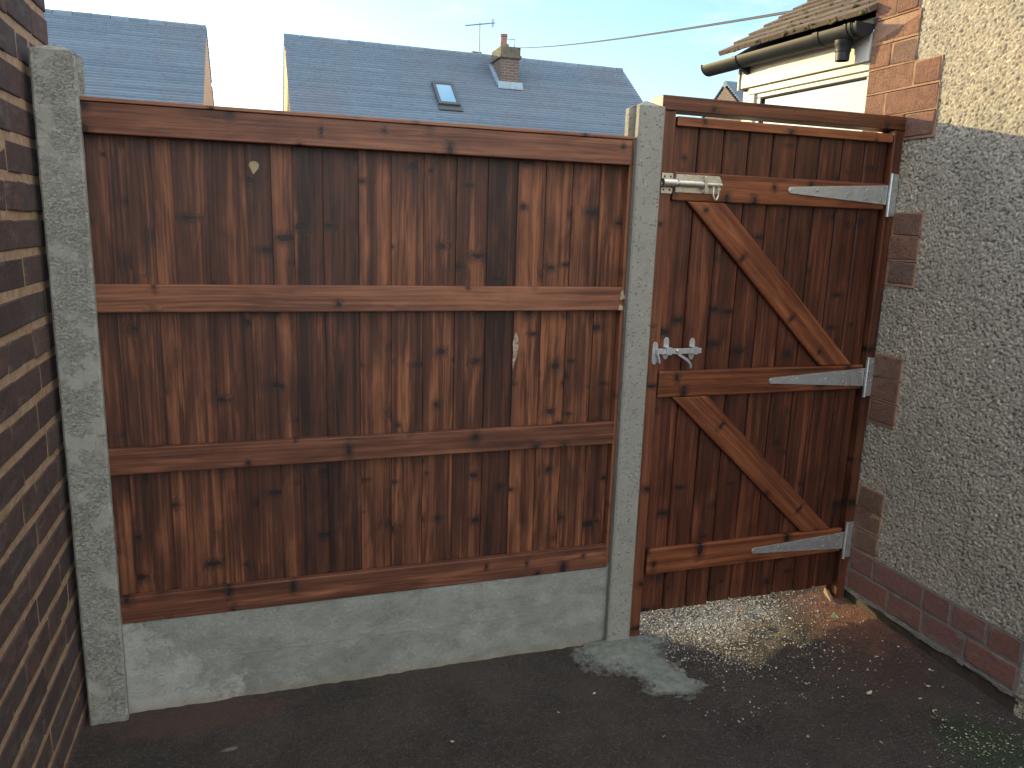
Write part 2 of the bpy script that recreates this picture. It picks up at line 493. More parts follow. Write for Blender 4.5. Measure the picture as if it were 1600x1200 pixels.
# ------------------------------------------------------------------ ground
def mat_ground():
    n = NT('dark tarmac')
    P = n.geo()
    a = n.noise(P, 5, 6, 0.62)
    b = n.noise(P, 130, 4, 0.7)
    c = n.noise(P, 420, 3, 0.6)
    col = n.mix(n.rng(a, 0.32, 0.68), (0.040, 0.032, 0.028), (0.084, 0.067, 0.058))
    col = n.mix(n.rng(n.noise(P, 2.2, 5, 0.6, 0.6), 0.5, 0.66, 0, 0.55), col, (0.036, 0.032, 0.031))
    ag = n.node("TexVoronoi", None, Vector=P, Scale=190.0)
    agc = n.node("SeparateColor", None, Color=ag.outputs['Color']).outputs[0]
    col = n.mix(n.rng(agc, 0.0, 1.0, 0.0, 0.55), col, (0.018, 0.016, 0.016))
    col = n.mix(n.rng(agc, 0.80, 0.86, 0.0, 0.5), col, (0.15, 0.13, 0.115))
    col = n.mix(n.rng(b, 0.56, 0.75, 0, 0.5), col, (0.13, 0.112, 0.10))
    # pale grit speckle
    v = n.node("TexVoronoi", None, Vector=P, Scale=70.0)
    s = n.node("SeparateColor", None, Color=v.outputs['Color']).outputs[0]
    sp = n.math('MULTIPLY', n.math('SUBTRACT', 1.0, n.rng(v.outputs['Distance'], 0.05, 0.16)), n.rng(s, 0.86, 0.9))
    col = n.mix(n.math('MULTIPLY', sp, 0.8), col, (0.34, 0.31, 0.25))
    def patch(center, rx, ry, color, amt, col, w=0.6, sc=9):
        q = n.node("VectorMath", dict(operation='SUBTRACT'), i0=P, i1=center).outputs[0]
        q = n.vmul(q, (1 / rx, 1 / ry, 0))
        d = n.node("VectorMath", dict(operation='LENGTH'), i0=q).outputs['Value']
        d = n.math('ADD', d, n.math('MULTIPLY', n.math('SUBTRACT', n.noise(P, sc, 5, 0.65), 0.5), w * 2))
        return n.mix(n.math('MULTIPLY', n.rng(d, 0.45, 1.0, 1, 0, True), amt), col, color)
    grit = n.mix(n.rng(b, 0.35, 0.65), (0.13, 0.122, 0.11), (0.34, 0.32, 0.295))
    col = patch((2.36, 0.22, 0), 0.50, 0.52, grit, 0.85, col)                     # sandy grit at the gate
    brick_dust = n.mix(n.rng(b, 0.35, 0.7), (0.15, 0.055, 0.035), (0.34, 0.145, 0.09))
    col = patch((2.90, -0.17, 0), 0.24, 0.33, brick_dust, 0.85, col, 1.1, 13)      # red brick dust
    col = patch((2.80, -0.42, 0), 0.34, 0.42, (0.085, 0.042, 0.033), 0.55, col, 0.9, 7)
    col = patch((2.80, -0.98, 0), 0.22, 0.20, (0.030, 0.060, 0.028), 0.7, col)     # green algae
    col = patch((0.25, -0.08, 0), 0.40, 0.12, (0.115, 0.062, 0.050), 0.65, col, 0.9, 12)
    col = patch((0.345, -0.285, 0), 0.035, 0.012, (0.30, 0.28, 0.26), 0.7, col, 0.8, 40)
    h = n.math('ADD', n.math('MULTIPLY', b, 1.0), n.math('MULTIPLY', c, 0.5))
    h = n.math('SUBTRACT', h, n.math('MULTIPLY', ag.outputs['Distance'], 1.1))
    return n.fin(col, n.rng(a, 0.3, 0.7, 0.45, 0.85), n.bump(h, 0.009, 1.0), spec=0.45)

def build_ground():
    xs = np.concatenate([[-300, -120, -50, -20, -8, -3, -1, -0.4], np.arange(-0.2, 3.12, 0.014), [3.3, 4, 6, 10, 20, 50, 120, 300]])
    ys = np.concatenate([[-300, -100, -40, -15, -7, -4.5, -3.2, -2.4, -1.8], np.arange(-1.4, 1.2, 0.014), [1.6, 2.5, 4, 7, 12, 20, 40, 100, 300]])
    X, Y = np.meshgrid(xs, ys, indexing='ij')
    Z = ground_z(X, Y)
    near = ((X > -0.3) & (X < 3.15) & (Y > -1.5) & (Y < 1.3)).astype(float)
    Z = Z + near * (0.010 * (fbm(X * 5, Y * 5, 4, 3) - 0.5) + 0.006 * (vnoise(X * 42, Y * 42, 9) - 0.5))
    i = np.arange(len(xs) * len(ys)).reshape(len(xs), len(ys))
    F = np.stack([i[:-1, :-1], i[1:, :-1], i[1:, 1:], i[:-1, 1:]], -1).reshape(-1, 4)
    g = np_mesh('ground', np.stack([X, Y, Z], -1).reshape(-1, 3), F, mat_ground(), smooth=True)
    tag(g, kind='structure')
build_ground()

# pebbles and sandy grit where the sun comes under the gate
def build_gravel():
    n = NT('buff grit stones')
    t = n.attr('tone').outputs['Fac']
    ramp = n.node("ValToRGB", None, Fac=t)
    e = ramp.color_ramp.elements
    e[0].color = (0.08, 0.072, 0.062, 1)
    e[1].color = (0.60, 0.58, 0.54, 1)
    k = e.new(0.5); k.color = (0.27, 0.255, 0.22, 1)
    m = n.fin(ramp.outputs[0], 0.85, None, spec=0.3)
    p = (1 + 5 ** 0.5) / 2
    ico = np.array([(-1, p, 0), (1, p, 0), (-1, -p, 0), (1, -p, 0), (0, -1, p), (0, 1, p), (0, -1, -p), (0, 1, -p), (p, 0, -1), (p, 0, 1), (-p, 0, -1), (-p, 0, 1)]) / math.hypot(1, p)
    fac = np.array([(0, 11, 5), (0, 5, 1), (0, 1, 7), (0, 7, 10), (0, 10, 11), (1, 5, 9), (5, 11, 4), (11, 10, 2), (10, 7, 6), (7, 1, 8), (3, 9, 4), (3, 4, 2), (3, 2, 6), (3, 6, 8), (3, 8, 9), (4, 9, 5), (2, 4, 11), (6, 2, 10), (8, 6, 7), (9, 8, 1)])
    N = 42000
    x = rng.uniform(1.95, 3.0, N)
    y = rng.uniform(-0.62, 0.75, N)
    d = np.sqrt(((x - 2.33) / 0.46) ** 2 + ((y - 0.26) / 0.58) ** 2) + (fbm(x * 7, y * 7, 4, 21) - 0.5) * 0.8
    keep = rng.random(N) < np.clip(1.30 - d, 0.0, 1) ** 1.7 + 0.012
    x, y = x[keep], y[keep]
    N = len(x)
    r = rng.uniform(0.0018, 0.0048, N) * np.where(rng.random(N) < 0.03, 1.8, 1)
    z = ground_z(x, y) + 0.010 * (fbm(x * 5, y * 5, 4, 3) - 0.5) + 0.001
    sc = rng.uniform(0.6, 1.25, (N, 3))
    sc[:, 2] *= 0.75
    V = ico[None] * (1 + rng.uniform(-0.22, 0.22, (N, 12, 1))) * sc[:, None] * r[:, None, None]
    a = rng.uniform(0, 6.28, N)
    ca, sa = np.cos(a)[:, None], np.sin(a)[:, None]
    V = np.stack([V[..., 0] * ca - V[..., 1] * sa, V[..., 0] * sa + V[..., 1] * ca, V[..., 2]], -1)
    V = V + np.stack([x, y, z], -1)[:, None]
    F = (fac[None] + (np.arange(N) * 12)[:, None, None]).reshape(-1, 3)
    tone = np.repeat(np.clip(rng.normal(0.5, 0.22, N), 0, 1), 12)
    o = np_mesh('gravel', V.reshape(-1, 3), F, m, attrs={'tone': tone})
    tag(o, 'buff grit and small stones scattered under the gate', 'gravel', kind='stuff')
build_gravel()

# ------------------------------------------------------------------ concrete posts
def fence_post(x0, x1, top, mat, label, tone):
    yb0, yb1 = -0.033, 0.090
    s0, s1, dp = -0.004, 0.056, 0.022         # slot
    ch = 0.006
    prof = [(x0, yb0 + ch), (x0 + ch, yb0), (x1 - ch, yb0), (x1, yb0 + ch), (x1, s0), (x1 - dp, s0 + 0.004), (x1 - dp, s1 - 0.004), (x1, s1), (x1, yb1 - ch), (x1 - ch, yb1),
            (x0 + ch, yb1), (x0, yb1 - ch), (x0, s1), (x0 + dp, s1 - 0.004), (x0 + dp, s0 + 0.004), (x0, s0)]
    xc, yc, hw, hd = (x0 + x1) / 2, (yb0 + yb1) / 2, (x1 - x0) / 2, (yb1 - yb0) / 2
    b = MB()
    vs, fs = [], []
    zs = list(np.linspace(-0.45, top - 0.002, 60))
    n = len(prof)
    off = random.random() * 9
    for zi in zs:
        for (px, py) in prof:
            wob = 0.0012 * (mnoise.noise(Vector((px * 40 + off, py * 40, zi * 22))))
            vs.append((px + wob, py + wob, zi))
    for (px, py) in prof:
        k = max(abs(px - xc) / hw, abs(py - yc) / hd)
        vs.append((px, py, top + 0.022 * (1 - k)))
    vs.append((xc, yc, top + 0.026))
    L = len(zs) + 1
    for j in range(L - 1):
        for i in range(n):
            fs.append((j * n + i, j * n + (i + 1) % n, (j + 1) * n + (i + 1) % n, (j + 1) * n + i))
    fs.append(tuple(range(n - 1, -1, -1)))
    c = len(vs) - 1
    for i in range(n):
        fs.append(((L - 1) * n + i, (L - 1) * n + (i + 1) % n, c))
    b.piece(vs, fs, MB.GX, tone)
    o = b.build('fence_post', mat, smooth=True, angle=25)
    return tag(o, label, 'fence post', 'concrete fence posts')
fence_post(-0.108, 0.010, 1.998, M['post_old'], 'rough wrinkled concrete post standing against the dark brick wall', 0.5)
fence_post(1.811, 1.915, 1.988, M['post_new'], 'pitted concrete post standing between fence panel and gate', 0.5)

# ------------------------------------------------------------------ gravel board (base panel)
b = MB()
nx, nz = 120, 24
X, Zg = np.meshgrid(np.linspace(-0.008, 1.826, nx), np.linspace(-0.30, 0.187, nz), indexing='ij')
hgt = 0.0035 * (fbm(X * 14, Zg * 14, 4, 5) - 0.5) + 0.0025 * (fbm(X * 50, Zg * 50, 2, 15) - 0.5)
front = np.stack([X, 0.004 - hgt, Zg], -1).reshape(-1, 3)
i = np.arange(nx * nz).reshape(nx, nz)
F = np.stack([i[:-1, :-1], i[1:, :-1], i[1:, 1:], i[:-1, 1:]], -1).reshape(-1, 4)
vs = [tuple(p) for p in front]
fs = [tuple(f) for f in F]
base = len(vs)
back = [(-0.008, 0.05, -0.30), (1.826, 0.05, -0.30), (1.826, 0.05, 0.187), (-0.008, 0.05, 0.187)]
vs += back
fs.append((base, base + 3, base + 2, base + 1))
fs.append(tuple([int(i[k, nz - 1]) for k in range(nx)] + [base + 2, base + 3]))
fs.append(tuple([int(i[k, 0]) for k in range(nx - 1, -1, -1)] + [base, base + 1]))
fs.append(tuple([int(i[0, k]) for k in range(nz)] + [base + 3, base]))
fs.append(tuple([int(i[nx - 1, k]) for k in range(nz - 1, -1, -1)] + [base + 1, base + 2]))
b.piece(vs, fs, MB.GX, 0.5, off=(0, 0, 0))
tag(b.build('gravel_board', M['gravel_board'], smooth=True, angle=40), 'pale stained concrete gravel board under the fence panel', 'gravel board')

# ------------------------------------------------------------------ fence panel
chip_m = mat_simple('fresh cut wood chip', (0.36, 0.27, 0.18), 0.8, var=0.3, vscale=80)
panel = thing('fence', (0.90, 0.02, 0.187), 'dark brown feather edge fence panel with four horizontal rails', 'fence')
edges = [-0.006, 0.06, 0.114, 0.184, 0.243, 0.343, 0.461, 0.537, 0.604, 0.700, 0.816, 0.926, 1.039, 1.155, 1.269, 1.379, 1.486, 1.590, 1.700, 1.794]
tones = [0.44, 0.52, 0.42, 0.60, 0.48, 0.52, 0.40, 0.60, 0.26, 0.33, 0.58, 0.55, 0.50, 0.42, 0.24, 0.62, 0.62, 0.55, 0.48]
b = MB()
for k in range(len(edges) - 1):
    x0, x1 = edges[k], edges[k + 1] + 0.006
    tk = random.uniform(0.0016, 0.0032)
    y0, y1 = 0.0300 - tk, 0.0325 + tk              # feather edge: each board leans over the next
    z0, z1 = 0.192 + random.uniform(-0.003, 0.003), 1.868
    if k % 2: y0, y1 = y0 + 0.0013, y1 - 0.0013
    b.hexa([(x0, y0, z0), (x1, y1, z0), (x1, y1 + 0.009, z0), (x0, y1 + 0.009, z0), (x0, y0, z1), (x1, y1, z1), (x1, y1 + 0.009, z1), (x0, y1 + 0.009, z1)], MB.GZ, tones[k])
b.build('board_panel', M['panel'], panel)
rails = [(1.779, 1.867, 0.50), (1.2446, 1.3327, 0.66), (0.7152, 0.8026, 0.50), (0.189, 0.2838, 0.46)]
for (z0, z1, t) in rails:
    b = MB()
    if z0 > 1.7:
        b.box(-0.004, 1.800, -0.012, 0.0270, z0, z1, MB.GX, t)
    else:
        b.box(-0.004, 1.800, 0.0, 0.0270, z0, z1, MB.GX, t)
    b.build('rail', M['rail'], panel, 0.003)
b = MB()
b.box(-0.004, 1.806, -0.015, 0.050, 1.8685, 1.880, MB.GX, 0.72)
b.build('capping_strip', M['rail'], panel, 0.002)
b = MB()
b.box(1.8012, 1.8155, 0.008, 0.046, 0.195, 1.866, MB.GZ, 0.95)
b.build('edge_batten', M['rail'], panel, 0.002)
# strip of bark left on one board
b = MB()
bk = [(1.389, 1.163), (1.396, 1.140), (1.399, 1.108), (1.392, 1.070), (1.383, 1.040), (1.379, 1.022), (1.3765, 1.050), (1.379, 1.085), (1.376, 1.120), (1.381, 1.150)]
b.prism([(x, 0.0255, z) for x, z in bk], (0, 0.004, 0), MB.GZ, 0.9)
bm_ = NT('flaking bark')
Pb = bm_.geo()
bm_.fin(bm_.mix(bm_.rng(bm_.noise(Pb, 90, 5, 0.7), 0.35, 0.65), (0.16, 0.10, 0.06), (0.50, 0.42, 0.32)), 0.9, bm_.bump(bm_.noise(Pb, 200, 4, 0.7), 0.003))
b.build('bark_patch', bm_.m, panel)
# broken rail end splinters
b = MB()
b.hexa([(1.790, -0.006, 1.285), (1.812, -0.006, 1.290), (1.812, 0.0, 1.292), (1.790, 0.0, 1.287), (1.792, -0.004, 1.312), (1.800, -0.005, 1.322), (1.800, 0.0, 1.322), (1.792, 0.0, 1.312)], MB.GX, 0.95)
b.hexa([(1.786, -0.004, 1.246), (1.806, -0.004, 1.246), (1.806, -0.0005, 1.246), (1.786, -0.0005, 1.246), (1.789, -0.004, 1.268), (1.804, -0.004, 1.262), (1.804, -0.0005, 1.262), (1.789, -0.0005, 1.268)], MB.GX, 0.9)
b.build('splinter', chip_m, panel)

# dry leaf stuck to the boards
leaf_m = NT('dry pale leaf')
Pl = leaf_m.geo()
leaf_m.fin(leaf_m.mix(leaf_m.noise(Pl, 80, 3), (0.26, 0.20, 0.11), (0.46, 0.39, 0.25)), 0.7)
b = MB()
lf = [(0.469, 1.712), (0.474, 1.722), (0.484, 1.726), (0.494, 1.724), (0.501, 1.716), (0.499, 1.704), (0.491, 1.694), (0.483, 1.684), (0.479, 1.690), (0.475, 1.701)]
vs = [(x, 0.0265 - 0.003 * math.sin((x - 0.469) * 95), z) for x, z in lf]
vs2 = [(x, y + 0.0008, z) for x, y, z in vs]
b.piece(vs + vs2, [tuple(range(10)), tuple(range(19, 9, -1))] + [(i, 10 + i, 10 + (i + 1) % 10, (i + 1) % 10) for i in range(10)])
tag(b.build('leaf', leaf_m.m), 'pale dry leaf stuck high on the fence panel boards', 'leaf')

# ------------------------------------------------------------------ gate frame
frame = thing('gateway', (2.49, 0.03, -0.15), 'brown timber gate frame fixed between concrete post and house wall', 'gateway')
b = MB(); b.box(1.9165, 3.041, -0.004, 0.086, 1.984, 2.036, MB.GX, 0.42); b.build('head', M['frame'], frame, 0.003)
b = MB(); b.box(1.9165, 1.977, 0.0, 0.082, -0.16, 1.983, MB.GZ, 0.55); b.build('jamb', M['frame'], frame, 0.003)
b = MB(); b.box(2.995, 3.041, 0.0, 0.082, -0.13, 1.983, MB.GZ, 0.30); b.build('jamb', M['frame'], frame, 0.003)
for (xa, xb) in ((1.9772, 2.000), (2.9745, 2.9948)):  # unseen stops added to block sunlight leaking past the gate edges
    b = MB(); b.box(xa, xb, 0.0450, 0.080, -0.10, 1.9830, MB.GZ, 0.25); b.build('leak_stop', M['frame'], frame, 0.002)
# keeper for the pad bolt, on the jamb
def ring_tube(b, c, r_out, r_in, x0, x1, n=20):
    cy, cz = c
    vs, fs = [], []
    for (x, r) in ((x0, r_in), (x0, r_out), (x1, r_out), (x1, r_in)):
        for k in range(n):
            g = 2 * math.pi * k / n
            vs.append((x, cy + r * math.cos(g), cz + r * math.sin(g)))
    for j in range(4):
        for k in range(n):
            a, c2 = j * n, ((j + 1) % 4) * n
            fs.append((a + k, c2 + k, c2 + (k + 1) % n, a + (k + 1) % n))
    b.piece(vs, fs)
def screw(parent, mat, x, z, y, r=0.0034):
    b = MB()
    b.lathe([(r, 0.0), (r, 0.0012), (r * 0.6, 0.0018), (0.0002, 0.0019)], (x, y, z), (0, -1, 0), 10)
    b.build('screw', mat, parent, smooth=True)
b = MB()
b.box(1.934, 1.981, -0.0035, -0.0004, 1.686, 1.760)
k_plate = b.build('bolt_keeper', M['zinc'], frame, 0.001)
b = MB()
ring_tube(b, (-0.014, 1.724), 0.0165, 0.0125, 1.932, 1.988)
b.build('barrel', M['zinc'], k_plate, smooth=True)
for (x, z) in ((1.944, 1.748), (1.970, 1.748), (1.942, 1.699), (1.968, 1.699)):
    screw(k_plate, M['hole'], x, z, -0.0036, 0.0036)
# latch keeper on the jamb
def lozenge(xc, z0, z1, w, y):
    h = w * 0.55
    return [(xc - w / 2, y, z0 + h), (xc - w * 0.28, y, z0 + 0.003), (xc, y, z0), (xc + w * 0.28, y, z0 + 0.003), (xc + w / 2, y, z0 + h),
            (xc + w / 2, y, z1 - h), (xc + w * 0.28, y, z1 - 0.003), (xc, y, z1), (xc - w * 0.28, y, z1 - 0.003), (xc - w / 2, y, z1 - h)]
b = MB()
b.prism(lozenge(1.9555, 1.030, 1.122, 0.023, -0.0032), (0, 0.003, 0))
lk = b.build('latch_keeper', M['galv'], frame, 0.0006)
b = MB()
hook = [(1.9575, 1.092), (1.9625, 1.078), (1.969, 1.060), (1.9725, 1.046), (1.972, 1.036), (1.967, 1.037), (1.9655, 1.048), (1.961, 1.062), (1.956, 1.074)]
b.prism([(x, -0.022, z) for x, z in hook], (0, 0.0188, 0))
b.build('catch_hook', M['galv'], lk, 0.0008)

# ------------------------------------------------------------------ gate
gate = thing('gate', (2.49, 0.02, -0.05), 'reddish brown ledged and braced timber gate with galvanised hinges', 'gate')
b = MB()
gw = (2.990 - 1.984) / 9
gt = [0.55, 0.50, 0.44, 0.46, 0.52, 0.44, 0.48, 0.42, 0.40]
for k in range(9):
    x0 = 1.984 + k * gw
    x1 = x0 + gw - 0.0042
    z0 = -0.052 + random.uniform(-0.004, 0.004) + k * 0.0006
    z1 = 1.955
    c, yf = 0.0050, 0.0225
    poly = [(x0, yf + c, z0), (x0 + c, yf, z0), (x1 - c, yf, z0), (x1, yf + c, z0), (x1, yf + 0.016, z0), (x0, yf + 0.016, z0)]
    b.prism(poly, (0, 0, z1 - z0), MB.GZ, gt[k])
b.box(1.986, 2.988, 0.0390, 0.0425, -0.040, 1.950, MB.GZ, 0.1)
b.build('board_panel', M['gateboard'], gate)
def ledge(x0, x1, z0, z1, t, y0=0.0):
    b = MB()
    b.box(x0, x1, y0, 0.0220, z0, z1, MB.GX, t)
    return b.build('ledge', M['gateledge'], gate, 0.006, 3)
ledge(1.986, 2.986, 1.662, 1.7674, 0.50)
ledge(1.983, 2.986, 0.8937, 1.0014, 0.46)
ledge(1.989, 2.986, 0.129, 0.2421, 0.55)
b = MB(); b.box(1.986, 2.990, 0.0, 0.0220, 1.932, 1.9665, MB.GX, 0.74); b.build('top_rail', M['gateledge'], gate, 0.003)
def brace(p, t):
    a = Vector((p[3][0] - p[0][0], 0, p[3][1] - p[0][1])).normalized()
    gr = (a, Vector((-a.z, 0, a.x)), Vector((0, 1, 0)))
    b = MB()
    poly = [(x, 0.0008, z) for x, z in p]
    b.prism(poly[::-1], (0, 0.0210, 0), gr, t)
    bo = b.build('brace', M['gateledge'], gate, 0.006, 3)
brace([(2.054, 1.6608), (2.218, 1.6608), (2.924, 1.0026), (2.754, 1.0026)], 0.55)
brace([(2.049, 0.8925), (2.218, 0.8925), (2.917, 0.2433), (2.760, 0.2433)], 0.52)
# three T hinges
def t_hinge(zc):
    b = MB()
    tip, xr = 2.500, 2.990
    h0, h1 = 0.0125, 0.0395
    pts = [(tip + h0 - h0 * math.cos(g), zc + h0 * math.sin(g)) for g in np.linspace(-math.pi / 2, math.pi / 2, 9)]
    pts = [(xr, zc - h1)] + [(xr, zc + h1)] + pts[::-1]
    b.prism([(x, -0.0045, z) for x, z in pts], (0, 0.0040, 0))
    h = b.build('t_hinge', M['galv'], gate, 0.0008)
    b = MB()
    b.box(3.008, 3.0405, -0.0048, -0.0006, zc - 0.086, zc + 0.086)
    b.build('hinge_plate', M['galv'], h, 0.0008)
    b = MB()
    b.tube([(3.000, -0.0075, zc - 0.088), (3.000, -0.0075, zc + 0.088)], 0.0082, 14)
    b.build('knuckle', M['galv'], h, smooth=True)
    for (x, dz) in ((2.512, 0), (2.64, 0.004), (2.79, -0.002), (2.885, 0.014), (2.885, -0.018), (2.965, 0.022), (2.962, -0.020)):
        screw(h, M['zinc'], x, zc + dz, -0.0046, 0.0056)
    for dz in (-0.062, -0.02, 0.022, 0.064):
        screw(h, M['zinc'], 3.027 + (0.006 if dz in (-0.02, 0.064) else -0.005), zc + dz, -0.0049, 0.0056)
t_hinge(1.722)
t_hinge(0.947)
t_hinge(0.184)
# pad bolt on the top ledge
b = MB()
pl = [(1.995, 1.692), (2.172, 1.692), (2.192, 1.708), (2.192, 1.742), (2.182, 1.758), (1.995, 1.758)]
b.prism([(x, -0.0030, z) for x, z in pl], (0, 0.0026, 0))
pb = b.build('pad_bolt', M['zinc'], gate, 0.0007)
b = MB()
b.tube([(1.948, -0.0135, 1.7245), (2.186, -0.0135, 1.7245)], 0.0085, 16)
b.build('bolt_rod', M['zinc'], pb, smooth=True)
b = MB()   # raised sleeve over the rod
ss = []
for g in np.linspace(0, math.pi, 11):
    ss.append((1.998, -0.0128 - 0.0112 * math.sin(g), 1.7245 + 0.0125 * math.cos(g)))
ss = [(1.998, -0.0030, 1.7370)] + ss + [(1.998, -0.0030, 1.7120)]
b.prism(ss, (0.104, 0, 0))
b.build('bolt_sleeve', M['zinc'], pb, 0.0006, smooth=True)
b = MB()   # hasp staples either side of the rod
for zc in (1.747, 1.703):
    b.tube([(2.112 + 0.0 * g, -0.003 - 0.013 * math.sin(g), zc + 0.0085 * math.cos(g)) for g in np.linspace(0, math.pi, 9)], 0.0032, 8)
b.box(2.106, 2.118, -0.0255, -0.0225, 1.700, 1.750)
b.build('staple', M['zinc'], pb, smooth=True)
b = MB()
hp = [(2.151, -0.016, 1.722), (2.150, -0.018, 1.70), (2.1505, -0.019, 1.685), (2.1545, -0.0195, 1.674), (2.161, -0.020, 1.669), (2.1675, -0.0195, 1.674), (2.1715, -0.019, 1.685), (2.172, -0.018, 1.70), (2.171, -0.016, 1.722)]
b.tube(hp, 0.0036, 10)
b.build('bolt_handle', M['zinc'], pb, smooth=True)
for (x, z) in ((2.015, 1.750), (2.015, 1.700), (2.176, 1.749), (2.165, 1.701)):
    screw(pb, M['galv'], x, z, -0.0031, 0.0036)
# thumb latch on the first board
Y = 0.0225
b = MB()
b.box(1.958, 2.163, -0.0060, -0.0024, 1.0715, 1.0935)
tl = b.build('thumb_latch', M['galv'], gate, 0.0008)
for (xc, z0, z1) in ((2.0165, 1.046, 1.136), (2.134, 1.042, 1.131)):
    b = MB()
    w = 0.024
    b.prism(lozenge(xc, z0, z1, w, Y - 0.0030), (0, 0.0027, 0))
    b.box(xc - w / 2, xc + w / 2, -0.0085, -0.0064, 1.068, 1.097)
    b.box(xc - w / 2, xc + w / 2, -0.0062, Y - 0.0032, 1.0940, 1.097)
    b.box(xc - w / 2, xc + w / 2, -0.0062, Y - 0.0032, 1.068, 1.0710)
    b.build('latch_strap', M['galv'], tl, 0.0006)
b = MB()
b.lathe([(0.0072, 0), (0.0070, 0.003), (0.0045, 0.0055), (0.0005, 0.0062)], (2.054, -0.0062, 1.083), (0, -1, 0), 14)
b.build('rivet', M['zinc'], tl, smooth=True)
b = MB()
lv = [(2.058, -0.004, 1.073), (2.070, -0.012, 1.063), (2.084, -0.020, 1.054), (2.096, -0.026, 1.044), (2.1035, -0.030, 1.031), (2.103, -0.031, 1.017)]
vs, fs = [], []
for i, p in enumerate(lv):
    p = Vector(p)
    t = (Vector(lv[min(i + 1, 5)]) - Vector(lv[max(i - 1, 0)])).normalized()
    nrm = Vector((t.z, 0, -t.x)).normalized()
    w = 0.0052
    for (sx, sy) in ((-1, -0.0018), (1, -0.0018), (1, 0.0018), (-1, 0.0018)):
        vs.append(p + nrm * w * sx + Vector((0, sy, 0)))
for i in range(5):
    for k in range(4):
        fs.append((i * 4 + k, i * 4 + (k + 1) % 4, (i + 1) * 4 + (k + 1) % 4, (i + 1) * 4 + k))
fs += [(3, 2, 1, 0), (20, 21, 22, 23)]
b.piece(vs, fs)
b.build('thumb_lever', M['alu'], tl, smooth=True)

# ------------------------------------------------------------------ dark brick wall on the left
def brick_courses(b, axis_u, face, depth, u0, u1, z_first, course, rows, joint, pattern_seed, jit, out):
    """bricks of a wall in the plane x = face; out = +1 if the face looks to +x"""
    rr = random.Random(pattern_seed)
    for r in range(rows):
        z0 = z_first + r * course + joint / 2
        z1 = z0 + course - joint
        u = u1
        header_course = (r % 4 == 1)
        first = True
        while u > u0:
            L = 0.120 if header_course else 0.250
            if first and not header_course and r % 2 == 0:
                L = 0.185
            if rr.random() < 0.12 and not header_course: L = 0.120
            first = False
            a, c = u - L + 0.006, u
            d = rr.uniform(-jit, jit)
            x_face = face + d * out
            b.box(min(x_face, x_face - depth * out), max(x_face, x_face - depth * out), a, c, z0, z1, MB.GY, rr.random(), 0.0022)
            u -= L
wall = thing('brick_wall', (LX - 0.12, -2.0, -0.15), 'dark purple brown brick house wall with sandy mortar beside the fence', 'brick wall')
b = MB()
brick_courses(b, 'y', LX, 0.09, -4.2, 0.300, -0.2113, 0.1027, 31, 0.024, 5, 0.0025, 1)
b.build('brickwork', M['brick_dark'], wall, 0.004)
b = MB()
b.box(LX - 0.24, LX - 0.0035, -4.2, 0.295, -0.3, 3.05)
b.build('mortar', M['mortar_left'], wall)

# ------------------------------------------------------------------ pebbledashed house on the right
house = thing('pebbledash_house', (5.5, -2.0, -0.15), 'pebbledashed house with red brick quoins and white framed window beyond the gate', 'house')
def mat_pebble():
    n = NT('pebbledash')
    t = n.attr('tone').outputs['Fac']
    P = n.geo()
    ramp = n.node("ValToRGB", None, Fac=t)
    e = ramp.color_ramp.elements
    e[0].color = (0.085, 0.075, 0.060, 1)
    e[1].color = (0.60, 0.56, 0.47, 1)
    k = e.new(0.35); k.color = (0.265, 0.245, 0.205, 1)
    k = e.new(0.75); k.color = (0.39, 0.35, 0.285, 1)
    a = n.noise(P, 2.5, 5, 0.6)
    col = n.mix(n.rng(a, 0.35, 0.7, 0, 0.35), ramp.outputs[0], (0.17, 0.165, 0.15))
    col = n.mix(n.rng(n.noise(n.vmul(P, (1, 1.6, 0.5)), 3.1, 4, 0.6), 0.56, 0.72, 0, 0.3), col, (0.15, 0.16, 0.10))
    return n.fin(col, 0.85, n.bump(n.noise(P, 420, 3, 0.6), 0.0012), spec=0.3)
M['pebble'] = mat_pebble()
